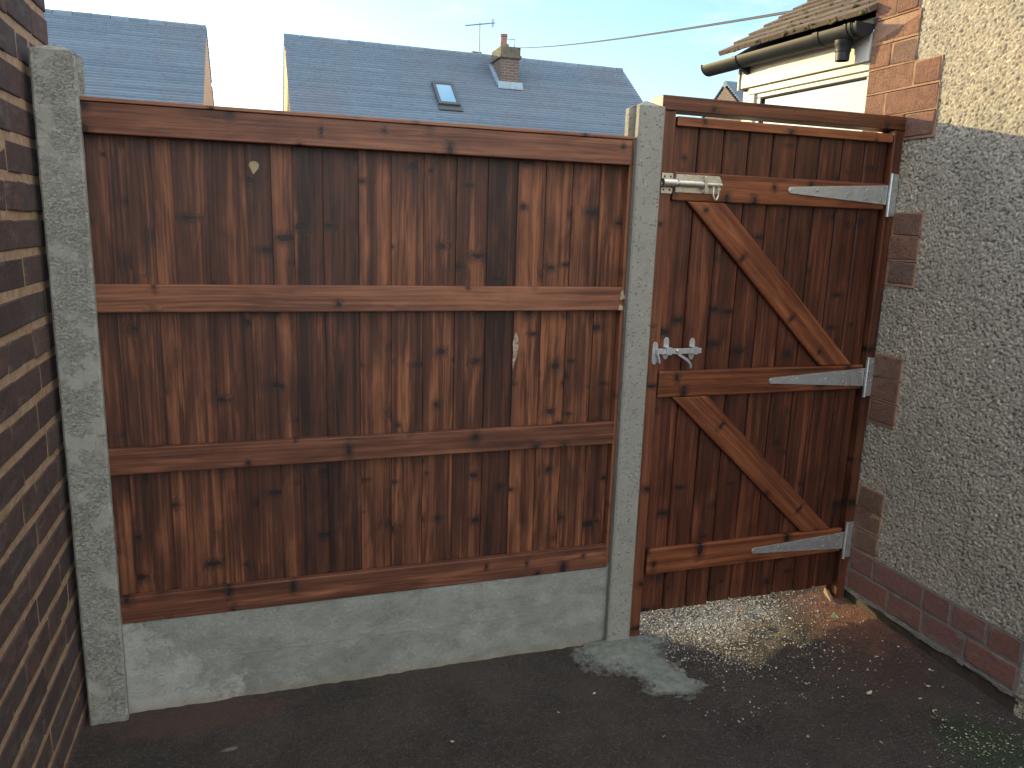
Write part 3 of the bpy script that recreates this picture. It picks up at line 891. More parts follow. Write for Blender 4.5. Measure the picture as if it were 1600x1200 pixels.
def build_pebbledash():
    st = 0.0036
    ys = np.arange(-1.72, 0.238, st)
    zs = np.arange(-0.16, 2.80, st)
    NY, NZ = len(ys), len(zs)
    H = np.zeros((NY, NZ))
    T = np.full((NY, NZ), 0.1)  # gaps between pebbles painted dark as crevice shade
    n = int((NY * st) * (NZ * st) / (0.0054 ** 2))
    py, pz = rng.uniform(ys[0], ys[-1], n), rng.uniform(zs[0], zs[-1], n)
    rad = rng.uniform(0.0034, 0.0060, n)
    hh = rad * rng.uniform(0.5, 1.0, n)
    tt = np.clip(rng.normal(0.55, 0.2, n), 0.05, 1)
    el = rng.uniform(0.75, 1.3, n)
    ci, cj = np.round((py - ys[0]) / st).astype(int), np.round((pz - zs[0]) / st).astype(int)
    for di in range(-3, 4):
        for dj in range(-3, 4):
            i, j = ci + di, cj + dj
            ok = (i >= 0) & (i < NY) & (j >= 0) & (j < NZ)
            i, j = i[ok], j[ok]
            dy, dz = (ys[i] - py[ok]) * el[ok], (zs[j] - pz[ok]) / el[ok]
            q = 1 - (dy * dy + dz * dz) / rad[ok] ** 2
            g = q > 0
            i, j, h, t = i[g], j[g], hh[ok][g] * np.sqrt(q[g]), tt[ok][g]
            order = np.argsort(h)
            i, j, h, t = i[order], j[order], h[order], t[order]
            better = h > H[i, j]
            i, j, h, t = i[better], j[better], h[better], t[better]
            H[i, j] = h
            T[i, j] = t
    Yg, Zg = np.meshgrid(ys, zs, indexing='ij')
    H = H * 1.2 + 0.004 * (fbm(Yg * 9, Zg * 9, 3, 8) - 0.5)
    X = WX + 0.007 - H
    idx = np.arange(NY * NZ).reshape(NY, NZ)
    F = np.stack([idx[:-1, :-1], idx[1:, :-1], idx[1:, 1:], idx[:-1, 1:]], -1).reshape(-1, 4)[:, ::-1]
    # leave out the two brick courses at the foot and what lies under them
    cy, cz = Yg[:-1, :-1].ravel(), Zg[:-1, :-1].ravel()
    foot = 0.150 + 0.006 * (fbm(cy * 12, cy * 0 + 2.0, 2, 4) - 0.5)
    keep = ~((cz < foot) & (cy > -0.865))
    F = F[keep]
    np_mesh('pebbledash', np.stack([X, Yg, Zg], -1).reshape(-1, 3), F, M['pebble'], house, {'tone': T.ravel()}, smooth=True)
build_pebbledash()
b = MB()
b.box(WX + 0.012, 3.40, -4.2, 0.236, -0.3, 3.05)
b.build('wall_core', M['mortar_grey'], house)
b = MB()
b.box(WX + 0.0, WX + 0.011, -4.2, -1.721, -0.3, 3.05, tone=0.55)
b.box(WX + 0.0, WX + 0.011, -1.720, 0.236, 2.801, 3.05, tone=0.55)
pr = NT('farther pebbledash')
vp = pr.node("TexVoronoi", None, Vector=pr.geo(), Scale=150.0)
vt = pr.node("SeparateColor", None, Color=vp.outputs['Color']).outputs[0]
pr.fin(pr.mix(pr.rng(vt, 0.1, 0.9), (0.16, 0.148, 0.125), (0.44, 0.41, 0.345)), 0.85, pr.bump(pr.math('SUBTRACT', 1.0, vp.outputs['Distance']), 0.010, 1.0), spec=0.3)
b.build('plain_render', pr.m, house)
# brick quoins: courses of 0.0985 with their outlines as toothed into the render
def quoin_brick(b, y0, y1, z0, z1, proud=0.0065):
    b.box(WX - proud + random.uniform(-0.0015, 0.0015), WX + 0.03, y0, y1, z0, z1, MB.GY, random.random(), 0.0038)
quo, mor = MB(), MB()
C = 0.1005
def qcourse(z1, cuts):
    for a, c in zip(cuts[:-1], cuts[1:]):
        quoin_brick(quo, c + 0.005, a - 0.005, z1 - C + 0.011, z1)
    mor.box(WX - 0.0025, WX + 0.02, cuts[-1] + 0.003, cuts[0] - 0.003, z1 - C, z1 + 0.004)
z = 2.750
for cuts in ([0.246, 0.0], [0.246, -0.002], [0.246, 0.122, 0.004], [0.246, -0.008], [0.246, 0.122, -0.010], [0.246, -0.012, -0.146], [0.246, 0.124, -0.150], [0.246, 0.004, -0.153],
             ):
    qcourse(z, cuts)
    z -= C
quo.build('quoin_bricks', M['brick_red'], house, 0.004)
mor.build('quoin_mortar', M['mortar_right'], house)
for ztop in (1.650, 1.050, 0.450):
    quo, mor = MB(), MB()
    for k in range(3 if ztop > 0.5 else 4):
        qcourse(ztop - k * C, [0.246, 0.10, -0.008, -0.154] if k % 2 == 0 else [0.246, 0.12, -0.154])
    quo.build('quoin_bricks', M['brick_red'], house, 0.004)
    mor.build('quoin_mortar', M['mortar_right'], house)
base, mor = MB(), MB()
zt = 0.148
for k, start in ((0, -0.157), (1, -0.010)):
    zz = zt - k * 0.1015
    if k == 1: cuts = [0.246, 0.115, -0.012, -0.250, -0.437, -0.640, -0.860]
    else: cuts = [0.246, 0.10, -0.012, -0.152, -0.425, -0.560, -0.720, -0.862]
    for a, c in zip(cuts[:-1], cuts[1:]):
        base.box(WX - 0.008 + random.uniform(-0.001, 0.001), WX + 0.03, c + 0.006, a - 0.006, zz - 0.090, zz, MB.GY, random.random(), 0.0015)
mor.box(WX - 0.0055, WX + 0.02, -0.866, 0.243, -0.068, zt + 0.006)
base.build('base_bricks', M['brick_base'], house, 0.004)
mor.build('base_mortar', M['mortar_grey'], house)
# ragged lip of render and dark plinth underneath
b = MB()
for k in range(44):
    y0 = 0.24 - k * 0.026
    hgt = 0.016 * mnoise.noise(Vector((k * 0.31, 1.7, 0))) + random.uniform(0, 0.005)
    b.box(WX - 0.009 + random.uniform(-0.002, 0.002), WX + 0.01, y0 - 0.0275, y0, -0.068 - max(hgt, -0.006), -0.058 + random.uniform(0, 0.006), jit=0.002)
b.build('mortar_lip', M['mortar_grey'], house, 0.003)
b = MB()
b.box(WX + 0.004, WX + 0.0115, -2.5, 0.236, -0.25, -0.060)
b.build('plinth', M['plinth'], house)
# extension: fascia, gutter, window and tiled roof
ANG = R(5.5)
EC = Vector((WX + 0.010, 0.250, 0))
ED = Vector((-math.sin(ANG), math.cos(ANG), 0))     # along the eaves, away from the camera
EN = Vector((-math.cos(ANG), -math.sin(ANG), 0))    # outwards
def E3(s, o, z): return EC + ED * s + EN * o + Vector((0, 0, z))
EG = (ED, Vector((0, 0, 1)), EN)
def ebox(b, s0, s1, o0, o1, z0, z1, tone=0.5):
    b.hexa([E3(s0, o1, z0), E3(s0, o0, z0), E3(s1, o0, z0), E3(s1, o1, z0), E3(s0, o1, z1), E3(s0, o0, z1), E3(s1, o0, z1), E3(s1, o1, z1)], EG, tone)
S1 = 0.835
b = MB(); ebox(b, 0.0, S1, -0.03, 0.022, 2.297, 2.420); ebox(b, S1 + 0.001, S1 + 0.014, -0.9, 0.030, 2.288, 2.424)
b.build('fascia', M['upvc'], house, 0.003)
b = MB(); ebox(b, 0.0, S1 - 0.05, -0.6, -0.055, -0.2, 2.38); ebox(b, S1 - 0.045, S1 - 0.002, -0.6, -0.004, -0.2, 2.285)
b.build('extension_wall', M['upvc'], house)
b = MB()
wz0, wz1, ws0, ws1 = 1.05, 2.2955, 0.002, 0.785
ebox(b, ws0, ws1, -0.050, 0.006, 2.262, wz1)
ebox(b, ws0, ws1, -0.050, 0.006, wz0, wz0 + 0.05)
ebox(b, ws1 - 0.05, ws1, -0.050, 0.0055, wz0 + 0.051, 2.261)
ebox(b, ws0, ws1 - 0.0505, -0.045, -0.006, 2.240, 2.2615)
ebox(b, ws1 - 0.085, ws1 - 0.0505, -0.045, -0.006, wz0 + 0.051, 2.2395)
ebox(b, ws0, ws0 + 0.02, -0.045, -0.006, wz0 + 0.051, 2.2395)
win = b.build('window', M['upvc'], house, 0.004)
b = MB()
ebox(b, ws0 + 0.0205, ws1 - 0.0855, -0.0215, -0.011, 2.2325, 2.2395)
ebox(b, ws1 - 0.0925, ws1 - 0.0855, -0.0215, -0.011, wz0 + 0.051, 2.2320)
b.build('gasket', M['hole'], win)
b = MB(); ebox(b, ws0 + 0.0205, ws1 - 0.0855, -0.030, -0.022, wz0 + 0.051, 2.2395)
b.build('pane', M['glass'], win)
# half round gutter
GO, GZ_, GR = 0.072, 2.440, 0.052
b = MB()
def half(s0, s1, r, th, lip=0.0):
    vs, fs = [], []
    gs = np.linspace(math.pi, 2 * math.pi, 15)
    for s in (s0, s1):
        for rr in (r, r - th):
            for g in gs:
                vs.append(E3(s, GO + rr * math.cos(g), GZ_ + lip + rr * math.sin(g)))
    n = len(gs)
    for k in range(n - 1):
        fs.append((k, k + 1, 2 * n + k + 1, 2 * n + k))
        fs.append((n + k, 3 * n + k, 3 * n + k + 1, n + k + 1))
        fs.append((k, n + k, n + k + 1, k + 1))
        fs.append((2 * n + k, 2 * n + k + 1, 3 * n + k + 1, 3 * n + k))
    for k in (0, n - 1):
        fs.append((k, 2 * n + k, 3 * n + k, n + k) if k == 0 else (k, n + k, 3 * n + k, 2 * n + k))
    b.piece(vs, fs)
half(-0.005, 1.045, GR, 0.003)
gut = b.build('gutter', M['gutter'], house, smooth=True)
b = MB()
half(0.205, 0.235, GR + 0.006, 0.0055, 0.003)
half(0.020, 0.033, GR + 0.006, 0.0055, 0.003)
half(0.044, 0.058, GR + 0.006, 0.0055, 0.003)
half(0.012, 0.228, GR + 0.0022, 0.002, 0.001)
b.build('gutter_union', M['gutter'], gut, smooth=True)
b = MB()
gs = np.linspace(math.pi, 2 * math.pi, 15)
endp = [E3(1.0455, GO + (GR + 0.004) * math.cos(g), GZ_ + 0.004 + (GR + 0.004) * math.sin(g)) for g in gs]
b.prism(endp, ED * 0.006)
b.build('stop_end', M['gutter'], gut, smooth=True)
b = MB()
endp = [E3(-0.012, GO + (GR + 0.004) * math.cos(g), GZ_ + 0.004 + (GR + 0.004) * math.sin(g)) for g in gs]
b.prism(endp, ED * 0.006)
b.build('stop_end', M['gutter'], gut, smooth=True)
b = MB()
half(0.765, 0.790, GR + 0.005, 0.0045, 0.002)
b.hexa([E3(0.765, 0.075, 2.383), E3(0.765, 0.0225, 2.360), E3(0.790, 0.0225, 2.360), E3(0.790, 0.075, 2.383), E3(0.765, 0.075, 2.390), E3(0.765, 0.0225, 2.41), E3(0.790, 0.0225, 2.41), E3(0.790, 0.075, 2.390)])
b.build('gutter_bracket', M['gutter'], gut)
b = MB()
oc = E3(0.098, GO, 0)
prof = [(0.040, 2.392), (0.0385, 2.372), (0.0345, 2.366), (0.0335, 2.345), (0.0305, 2.342), (0.0300, 2.308), (0.0265, 2.308), (0.0262, 2.330)]
b.lathe([(r, zz) for r, zz in prof], (oc.x, oc.y, 0), (0, 0, 1), 24)
b.build('gutter_outlet', M['gutter'], gut, smooth=True)
# tiled roof: real courses of interlocking tiles
def mat_tiles(name, c1, c2, moss=None):
    n = NT(name)
    t = n.attr('tone').outputs['Fac']
    P = n.geo()
    col = n.mix(t, c1, c2)
    col = n.mix(n.rng(n.noise(P, 26, 5, 0.65), 0.4, 0.7, 0, 0.5), col, tuple(c * 0.6 for c in c1))
    if moss:
        col = n.mix(n.rng(n.noise(P, 48, 5, 0.7), 0.50, 0.66, 0, 0.6), col, moss)
    return n.fin(col, 0.9, n.bump(n.noise(P, 160, 4, 0.7), 0.006), spec=0.2)
M['tile_near'] = mat_tiles('weathered brown tiles', (0.125, 0.095, 0.080), (0.185, 0.140, 0.115), (0.115, 0.105, 0.05))
PT = R(30)
UP = (EN * -math.cos(PT) + Vector((0, 0, math.sin(PT)))).normalized()
UN = (EN * math.sin(PT) + Vector((0, 0, math.cos(PT)))).normalized()
E0 = E3(0, 0.058, 2.483)
b = MB()
gauge, th = 0.112, 0.026
for c in range(16):
    s_hi = 0.985
    s = s_hi
    k = 0
    while s > -0.02:
        w = 0.165 if not (k == 0 and c % 2) else 0.085
        a, e = max(s - w + 0.003, -0.02), s
        p0 = E0 + UP * (c * gauge)
        lift = random.uniform(0, 0.003)
        b.hexa([p0 + ED * a + UN * lift, p0 + ED * e + UN * lift, p0 + ED * e + UP * (gauge + 0.06) - UN * th * 0.62, p0 + ED * a + UP * (gauge + 0.06) - UN * th * 0.62,
                p0 + ED * a + UN * (th + lift), p0 + ED * e + UN * (th + lift), p0 + ED * e + UP * (gauge + 0.06) + UN * (th * 0.38), p0 + ED * a + UP * (gauge + 0.06) + UN * th * 0.38],
               (UP, ED, UN), random.random())
        # moss and grit tufts along the lower edge
        s -= w
        k += 1
b.build('roof_tiles', M['tile_near'], house, 0.004)
moss_m = mat_simple('moss', (0.085, 0.078, 0.030), 0.95, var=0.5, vscale=60, bump=0.003, bscale=300)
b = MB()
for c in range(0, 12):
    for k in range(34):
        s = random.uniform(-0.02, 0.97)
        if random.random() < 0.35: continue
        r = random.uniform(0.004, 0.012)
        ctr = E0 + UP * (c * gauge + random.uniform(-0.004, 0.006)) + ED * s + UN * random.uniform(0.004, 0.026)
        b.tube([ctr - ED * r * 1.6, ctr - ED * r * 0.6, ctr + ED * r * 0.5, ctr + ED * r * 1.5], r, 6, True, [r * 0.3, r * random.uniform(0.7, 1), r * random.uniform(0.6, 1), r * 0.3])
tag(b.build('moss', moss_m, house, smooth=True), kind='stuff')
b = MB()
p0 = E0 - UN * 0.03
b.hexa([p0 + ED * -0.02 - UN * 0.02, p0 + ED * 0.93 - UN * 0.02, p0 + ED * 0.93 + UP * 1.8 - UN * 0.02, p0 + ED * -0.02 + UP * 1.8 - UN * 0.02,
        p0 + ED * -0.02, p0 + ED * 0.93, p0 + ED * 0.93 + UP * 1.8, p0 + ED * -0.02 + UP * 1.8])
b.build('roof_deck', M['dark_frame'], house)

# ------------------------------------------------------------------ mortar splashed round the post foot
def build_splash():
    xs = np.arange(1.60, 2.14, 0.007)
    ys = np.arange(-0.52, 0.0, 0.007)
    X, Y = np.meshgrid(xs, ys, indexing='ij')
    w = (fbm(X * 9, Y * 9, 4, 31) - 0.5) * 0.75 + (fbm(X * 40, Y * 40, 3, 37) - 0.5) * 0.45
    d1 = np.sqrt(((X - 1.86) / 0.20) ** 2 + ((Y + 0.06) / 0.19) ** 2)
    d2 = np.sqrt(((X - 1.93) / 0.12) ** 2 + ((Y + 0.27) / 0.20) ** 2)
    d3 = np.sqrt(((X - 1.94) / 0.16) ** 2 + ((Y + 0.37) / 0.07) ** 2)
    m = np.maximum(np.maximum(1.05 - d1, 0.90 - d2), 0.85 - d3) + w
    H = np.clip(m, 0, 1) * 0.006 + np.clip(1.0 - d1, 0, 1) ** 1.5 * 0.022
    Z = ground_z(X, Y) + 0.010 * (fbm(X * 5, Y * 5, 4, 3) - 0.5) + 0.0025 + H + 0.003 * (vnoise(X * 70, Y * 70, 5) - 0.5)
    Z = np.where(m < 0.02, ground_z(X, Y) - 0.012, Z)
    idx = np.arange(X.size).reshape(X.shape)
    F = np.stack([idx[:-1, :-1], idx[1:, :-1], idx[1:, 1:], idx[:-1, 1:]], -1).reshape(-1, 4)
    mm = np.minimum(np.minimum(m[:-1, :-1], m[1:, :-1]), np.minimum(m[1:, 1:], m[:-1, 1:])).ravel()
    mx = np.maximum(np.maximum(m[:-1, :-1], m[1:, :-1]), np.maximum(m[1:, 1:], m[:-1, 1:])).ravel()
    F = F[mx > 0.02]
    n = NT('greenish wet mortar')
    P = n.geo()
    t = n.attr('tone').outputs['Fac']
    c = n.mix(n.rng(n.noise(P, 26, 5, 0.65), 0.35, 0.65), (0.125, 0.140, 0.126), (0.205, 0.225, 0.203))
    c = n.mix(n.rng(n.math('ADD', t, n.math('MULTIPLY', n.math('SUBTRACT', n.noise(P, 70, 4, 0.7), 0.5), 1.0)), 0.06, 0.34, 0.95, 0.0), c, (0.060, 0.052, 0.048))
    mat = n.fin(c, 0.9, n.bump(n.noise(P, 180, 4, 0.7), 0.004))
    o = np_mesh('mortar_splash', np.stack([X, Y, Z], -1).reshape(-1, 3), F, mat, None, {'tone': m.ravel()}, smooth=True)
    tag(o, 'grey green mortar spilled on the tarmac round the post by the gate', 'mortar')
build_splash()

# ------------------------------------------------------------------ neighbouring houses behind the fence
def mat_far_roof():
    n = NT('far haze tinted tiles')
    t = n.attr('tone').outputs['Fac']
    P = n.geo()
    col = n.mix(t, (0.078, 0.122, 0.170), (0.130, 0.180, 0.232))  # grey tiles painted bluer to carry the haze veil
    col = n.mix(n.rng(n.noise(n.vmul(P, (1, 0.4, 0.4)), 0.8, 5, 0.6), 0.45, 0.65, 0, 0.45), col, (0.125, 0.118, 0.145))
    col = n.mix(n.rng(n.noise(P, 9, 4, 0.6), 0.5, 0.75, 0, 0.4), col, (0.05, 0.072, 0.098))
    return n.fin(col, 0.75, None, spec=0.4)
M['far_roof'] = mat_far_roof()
def far_brick():
    n = NT('far brickwork')
    P = n.geo()
    bt = n.node("TexBrick", None, Vector=n.node("CombineXYZ", None, X=n.math('ADD', n.node("SeparateXYZ", None, Vector=P).outputs['X'], n.node("SeparateXYZ", None, Vector=P).outputs['Y']), Y=n.node("SeparateXYZ", None, Vector=P).outputs['Z']).outputs[0],
                Color1=(0.125, 0.082, 0.068), Color2=(0.088, 0.062, 0.055), Mortar=(0.17, 0.155, 0.145), Scale=1.0)
    bt.inputs['Brick Width'].default_value = 0.17
    bt.inputs['Row Height'].default_value = 0.056
    bt.inputs['Mortar Size'].default_value = 0.008
    col = n.mix(n.rng(n.noise(P, 7, 4), 0.4, 0.7, 0, 0.4), bt.outputs['Color'], (0.10, 0.06, 0.05))
    return n.fin(col, 0.9)
M['far_brick'] = far_brick()
RK = 0.75                              # roof slope
HK = 0.779                             # the row stands about 15 m beyond the fence
def sc(x, y, z): return (0.4948 + (x - 0.4948) * HK, -2.6334 + (y + 2.6334) * HK, 1.55 + (z - 1.55) * HK)
def sx(x): return sc(x, 0, 0)[0]
def sy(y): return sc(0, y, 0)[1]
def sz(z): return sc(0, 0, z)[2]
class HB(MB):
    """builder for the roof-top pieces, measured at a row 20 m away and set at its own distance"""
    def piece(self, verts, faces, grain=None, tone=0.5, off=None):
        MB.piece(self, [sc(*v) for v in verts], faces, grain, tone, off)
RY, RZ = sy(20.0), sz(6.33)
def row_house(x0, x1, label, wallmat, ridge_z=RZ):
    h = thing('house', ((x0 + x1) / 2, RY, -0.15), label, 'house', 'houses in the row behind the fence')
    ye0, ye1 = RY - 3.6, RY + 3.6
    ze = ridge_z - RK * 3.6
    b = MB()
    xa, xb = x0 + 0.015, x1 - 0.015
    poly = [(xa, ye0 + 0.3, -0.2), (xa, ye1 - 0.3, -0.2), (xa, ye1 - 0.3, ze + 0.10), (xa, RY, ridge_z - 0.12), (xa, ye0 + 0.3, ze + 0.10)]
    b.prism(poly[::-1], (xb - xa, 0, 0))
    b.build('wall', wallmat, h)
    b = MB()
    sl = math.sqrt(1 + RK * RK)
    ncs = 46
    for side in (-1, 1):
        for c in range(ncs):
            d0, d1 = 3.6 * c / ncs, 3.6 * (c + 1) / ncs
            x = x0
            tone0 = random.uniform(0.25, 0.75)
            nb = max(3, int((x1 - x0) / 1.1))
            cut = [x0] + sorted(random.uniform(x0, x1) for _ in range(nb)) + [x1]
            for a, e in zip(cut[:-1], cut[1:]):
                if e - a < 0.02: continue
                # each course: an upper face tilted a little flatter than the roof, ending in a lip
                ya, yb_ = RY + side * (3.6 - d0), RY + side * (3.6 - d1)
                za, zb = ze + RK * d0 + 0.027, ze + RK * d1 - 0.004
                vs = [(a, ya, za - 0.03), (e, ya, za - 0.03), (e, yb_, zb - 0.03), (a, yb_, zb - 0.03), (a, ya, za), (e, ya, za), (e, yb_, zb), (a, yb_, zb)]
                if side == 1:
                    vs = [vs[1], vs[0], vs[3], vs[2], vs[5], vs[4], vs[7], vs[6]]
                b.hexa(vs, None, min(1, max(0, tone0 + random.uniform(-0.2, 0.2))))
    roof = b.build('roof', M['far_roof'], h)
    b = MB()
    x = x0
    while x < x1 - 0.05:
        e = min(x + 0.33, x1)
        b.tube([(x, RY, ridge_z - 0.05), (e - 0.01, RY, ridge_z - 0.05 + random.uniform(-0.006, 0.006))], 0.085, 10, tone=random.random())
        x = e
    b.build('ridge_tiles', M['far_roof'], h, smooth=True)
    return h, roof
h1, _ = row_house(-5.4, sx(-0.62), 'neighbouring house with plain grey roof tinted haze blue rising beyond the post against the brick wall', M['gable'], RZ)
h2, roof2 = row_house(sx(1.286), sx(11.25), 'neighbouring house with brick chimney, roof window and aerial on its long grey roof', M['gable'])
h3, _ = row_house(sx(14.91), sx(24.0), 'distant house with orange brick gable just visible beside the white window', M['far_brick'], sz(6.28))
# chimney straddling the front slope
b = HB()
b.box(6.93, 7.45, 18.56, 19.42, 4.6, 6.03)
ch = b.build('chimney', M['far_brick'], h2)
b = HB()
b.box(6.88, 7.50, 18.51, 19.47, 6.0305, 6.10)
b.box(6.91, 7.47, 18.54, 19.44, 6.1005, 6.32)
b.build('chimney_cap', mat_simple('sooty mossy brick', (0.105, 0.095, 0.070), 0.9, var=0.35, vscale=9), ch)
b = HB()
b.lathe([(0.105, 6.32), (0.095, 6.40), (0.085, 6.60), (0.10, 6.61), (0.10, 6.67), (0.07, 6.67)], (7.06, 18.80, 0))
b.build('chimney_pot', M['terracotta'], ch, smooth=True)
b = HB()
b.lathe([(0.095, 6.32), (0.085, 6.47), (0.09, 6.49), (0.06, 6.49)], (7.22, 19.12, 0))
b.build('chimney_pot', M['terracotta'], ch, smooth=True)
b = HB()   # a second stack behind the ridge side
def slope_z(y): return 6.33 - RK * (20.0 - y)
b.hexa([(6.84, 18.52, slope_z(18.52) - 0.02), (6.925, 18.52, slope_z(18.52) - 0.02), (6.925, 19.45, slope_z(19.45) - 0.02), (6.84, 19.45, slope_z(19.45) - 0.02),
        (6.84, 18.52, slope_z(18.52) + 0.05), (6.925, 18.52, slope_z(18.52) + 0.11), (6.925, 19.45, slope_z(19.45) + 0.11), (6.84, 19.45, slope_z(19.45) + 0.05)])
b.hexa([(6.84, 18.465, slope_z(18.465) + 0.03), (7.56, 18.465, slope_z(18.465) + 0.03), (7.56, 18.555, slope_z(18.555) + 0.03), (6.84, 18.555, slope_z(18.555) + 0.03),
        (6.84, 18.465, slope_z(18.465) + 0.06), (7.56, 18.465, slope_z(18.465) + 0.06), (7.56, 18.555, slope_z(18.555) + 0.17), (6.84, 18.555, slope_z(18.555) + 0.17)])
b.build('flashing', M['lead'], ch)
# small aerial on the stack
b = HB()
b.tube([(7.42, 18.95, 6.3), (7.42, 18.95, 6.62)], 0.012, 6)
b.tube([(7.14, 18.95, 6.60), (7.44, 18.95, 6.60)], 0.009, 6)
b.tube([(7.16, 18.80, 6.60), (7.16, 19.10, 6.60)], 0.007, 6)
b.build('small_aerial', M['alu'], ch)
# further chimney top showing past the ridge
b = HB()
b.box(6.70, 6.98, 20.75, 21.25, 5.2, 6.58)
b.build('rear_chimney', M['far_brick'], h2)
# roof window
def on_slope(x, y, up): 
    nrm = Vector((0, -RK, 1)).normalized()
    return Vector((x, y, slope_z(y))) + nrm * up
def slope_box(b, x0, x1, y0, y1, u0, u1):
    b.hexa([on_slope(x0, y0, u0), on_slope(x1, y0, u0), on_slope(x1, y1, u0), on_slope(x0, y1, u0), on_slope(x0, y0, u1), on_slope(x1, y0, u1), on_slope(x1, y1, u1), on_slope(x0, y1, u1)])
b = HB()
slope_box(b, 4.97, 5.045, 17.52, 18.44, 0.0, 0.10)
slope_box(b, 5.465, 5.54, 17.52, 18.44, 0.0, 0.10)
slope_box(b, 5.046, 5.464, 18.35, 18.44, 0.0, 0.10)
slope_box(b, 5.046, 5.464, 17.52, 17.61, 0.0, 0.10)
slope_box(b, 4.95, 5.58, 17.36, 17.519, 0.02, 0.045)
sk = b.build('roof_window', M['dark_frame'], h2)
b = HB(); slope_box(b, 5.0465, 5.4635, 17.6105, 18.3495, 0.04, 0.075)
b.build('pane', M['sky_glass'], sk)
# television aerial
b = HB()
b.tube([(6.735, 20.1, 6.2), (6.725, 20.1, 7.23)], 0.016, 8)
ae = b.build('tv_aerial', M['alu'], h2)
b = HB()
p, q = Vector((6.29, 20.1, 7.10)), Vector((7.19, 20.1, 7.265))
b.tube([p, q], 0.011, 6)
for t in np.linspace(0.02, 0.80, 12):
    c = p.lerp(q, t)
    b.tube([c + Vector((0, -0.13, 0)), c + Vector((0, 0.13, 0))], 0.006, 5)
    b.tube([c + Vector((0, 0, -0.02)), c + Vector((0, 0, 0.02))], 0.007, 5)
c = p.lerp(q, 0.915)
for dz in (-0.10, -0.05, 0.0, 0.05, 0.10):
    b.tube([c + Vector((0, -0.16, dz)), c + Vector((0, 0.16, dz))], 0.007, 5)
b.tube([c + Vector((0, 0, -0.10)), c + Vector((0, 0, 0.10))], 0.012, 5)
b.build('aerial_boom', M['alu'], ae)
# overhead cable from the chimney to the near house
b = MB()
p, q = Vector(sc(7.52, 19.0, 6.41)), Vector((3.256, 0.30, 2.614))
pts = []
for i in range(41):
    t = i / 40
    v = p.lerp(q, t)
    v.z -= 0.06 * 4 * t * (1 - t)
    pts.append(v)
b.tube(pts, 0.008, 6)
tag(b.build('overhead_cable', M['cable'], smooth=True), 'thin black overhead cable crossing the sky from chimney to near roof', 'cable')

# ------------------------------------------------------------------ bits lying on the ground
litter_m = NT('dry leaf scraps')
tl_ = litter_m.attr('tone').outputs['Fac']
litter_m.fin(litter_m.mix(tl_, (0.10, 0.12, 0.045), (0.46, 0.43, 0.27)), 0.7)
def scrap(b, x, y, L, W, a, curl, tone, z=0.0):
    zz = float(ground_z(x, y)) + 0.006 + z
    ca, sa = math.cos(a), math.sin(a)
    rows = [(-1, 0.05), (-0.5, 0.8), (0.1, 1.0), (0.6, 0.65), (1, 0.06)]
    vs, fs = [], []
    for layer in (0, 0.0009):
        for (t, w) in rows:
            for s in (-1, 0, 1):
                lx, ly = t * L / 2, s * w * W / 2
                h = curl * L * (0.5 * t * t + 0.35 * abs(s))
                vs.append((x + lx * ca - ly * sa, y + lx * sa + ly * ca, zz + h + layer))
    for i in range(4):
        for s in range(2):
            k = i * 3 + s
            fs.append((k, k + 3, k + 4, k + 1))
            fs.append((15 + k, 15 + k + 1, 15 + k + 4, 15 + k + 3))
    for i in range(4):
        k = i * 3
        fs.append((k, 15 + k, 15 + k + 3, k + 3))
        fs.append((k + 2, k + 5, 15 + k + 5, 15 + k + 2))
    b.piece(vs, fs, None, tone)
leaf_pts = [(2.86, -0.22), (2.95, -0.42), (2.81, -0.45), (2.71, -0.51), (2.71, -0.62), (2.96, -0.79), (2.45, -0.86), (2.44, -0.25), (2.86, -0.66),
            (2.75, -0.83), (2.11, -0.43), (1.75, -0.62), (2.23, -0.76), (2.61, -0.47), (2.76, -0.78), (2.73, -0.81), (2.91, -0.68), (2.77, -0.71), (2.46, -0.61), (1.45, -0.40), (1.05, -0.45), (1.62, -0.33), (2.3, -0.5), (2.05, -0.62)]
for (x, y) in leaf_pts:
    b = MB()
    scrap(b, x, y, random.uniform(0.010, 0.020), random.uniform(0.005, 0.010), random.uniform(0, 6.28), random.uniform(0.1, 0.4), random.random())
    tag(b.build('leaf_scrap', litter_m.m), 'tiny pale dry leaf scrap lying loose on the dark tarmac', 'leaf scrap', 'leaf scraps strewn over the tarmac')
b = MB(); scrap(b, 2.61, -0.63, 0.036, 0.016, 0.3, 0.25, 0.75)
tag(b.build('fallen_leaf', litter_m.m), 'curled pale fallen leaf, largest on the open dark tarmac', 'leaf')
b = MB(); scrap(b, 2.845, -0.165, 0.055, 0.034, 0.9, 0.45, 0.55)
tag(b.build('fallen_leaf', litter_m.m), 'curled tan fallen leaf resting on the red brick dust', 'leaf')
b = MB()
for k in range(190):
    r = random.gauss(0, 1)
    x, y = 2.795 + random.gauss(0, 0.085), -0.965 + random.gauss(0, 0.075)
    if x > 3.02: continue
    scrap(b, x, y, random.uniform(0.004, 0.011), random.uniform(0.002, 0.005), random.uniform(0, 6.28), random.uniform(0.1, 0.5), random.random())
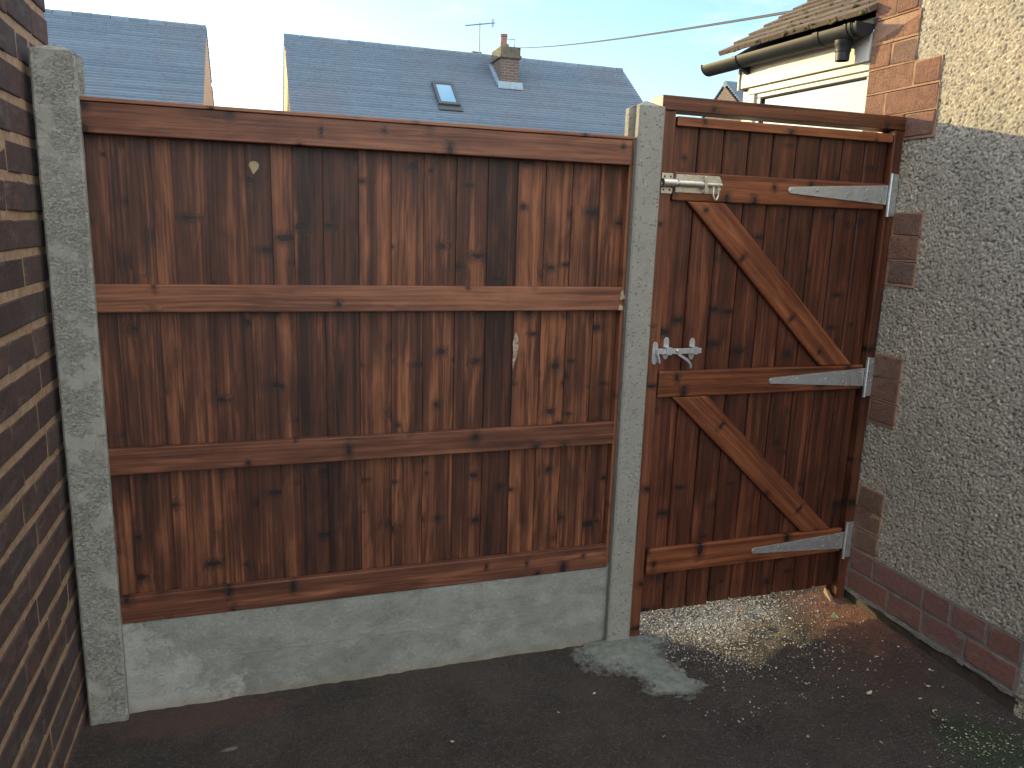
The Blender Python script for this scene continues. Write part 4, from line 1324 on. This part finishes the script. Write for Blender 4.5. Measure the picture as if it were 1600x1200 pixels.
for k in range(90):
    x, y = random.uniform(1.9, 3.0), random.uniform(-1.1, -0.25)
    scrap(b, x, y, random.uniform(0.003, 0.008), random.uniform(0.002, 0.004), random.uniform(0, 6.28), 0.2, random.random())
tag(b.build('litter', litter_m.m), 'fine leaf litter gathered on green algae in the corner by the house', 'litter', kind='stuff')
# wood chips from the carpentry
offcut_m = mat_simple('weathered offcut', (0.20, 0.135, 0.085), 0.8, var=0.3, vscale=80)
chips = [(2.0, -0.28, 0.022, 0.010, 0.2, 'small tan wood chip lying on the mortar spill beside the post'),
         (2.52, -0.11, 0.030, 0.015, -0.2, 'broad tan wood chip lying in the middle of the sunlit grit'),
         (2.50, 0.04, 0.050, 0.014, 0.55, 'longest brown wood chip lying in the grit near the gate boards'),
         (2.44, -0.10, 0.024, 0.010, 0.1, 'thin wood chip lying just left of the broad chip on the grit'),
         (2.52, -0.20, 0.020, 0.011, 1.0, 'small wood chip at the shaded front edge of the grit')]
for (x, y, L, W, a, lab) in chips:
    b = MB()
    zz = float(ground_z(x, y)) + 0.008
    ca, sa = math.cos(a), math.sin(a)
    def q(lx, ly, h): return (x + lx * ca - ly * sa, y + lx * sa + ly * ca, zz + h)
    b.hexa([q(-L / 2, -W / 2, 0), q(L / 2, -W * 0.3, 0.002), q(L / 2 * 0.9, W / 2, 0), q(-L / 2 * 0.85, W * 0.4, 0),
            q(-L / 2, -W / 2, 0.007), q(L / 2, -W * 0.3, 0.008), q(L / 2 * 0.9, W / 2, 0.005), q(-L / 2 * 0.85, W * 0.4, 0.008)])
    tag(b.build('wood_chip', offcut_m, None, 0.001), lab, 'wood chip', 'wood chips left under the gate')
# timber offcut wedged at the foot of the hinge jamb
b = MB()
b.hexa([(2.948, -0.020, -0.114), (2.962, -0.030, -0.114), (2.992, 0.062, -0.104), (2.978, 0.070, -0.104), (2.948, -0.020, -0.102), (2.962, -0.030, -0.105), (2.991, 0.058, -0.076), (2.978, 0.066, -0.072)], MB.GY, 0.8)
tag(b.build('timber_offcut', offcut_m, None, 0.002), 'small sawn timber offcut lying at the foot of the hinge jamb', 'offcut')
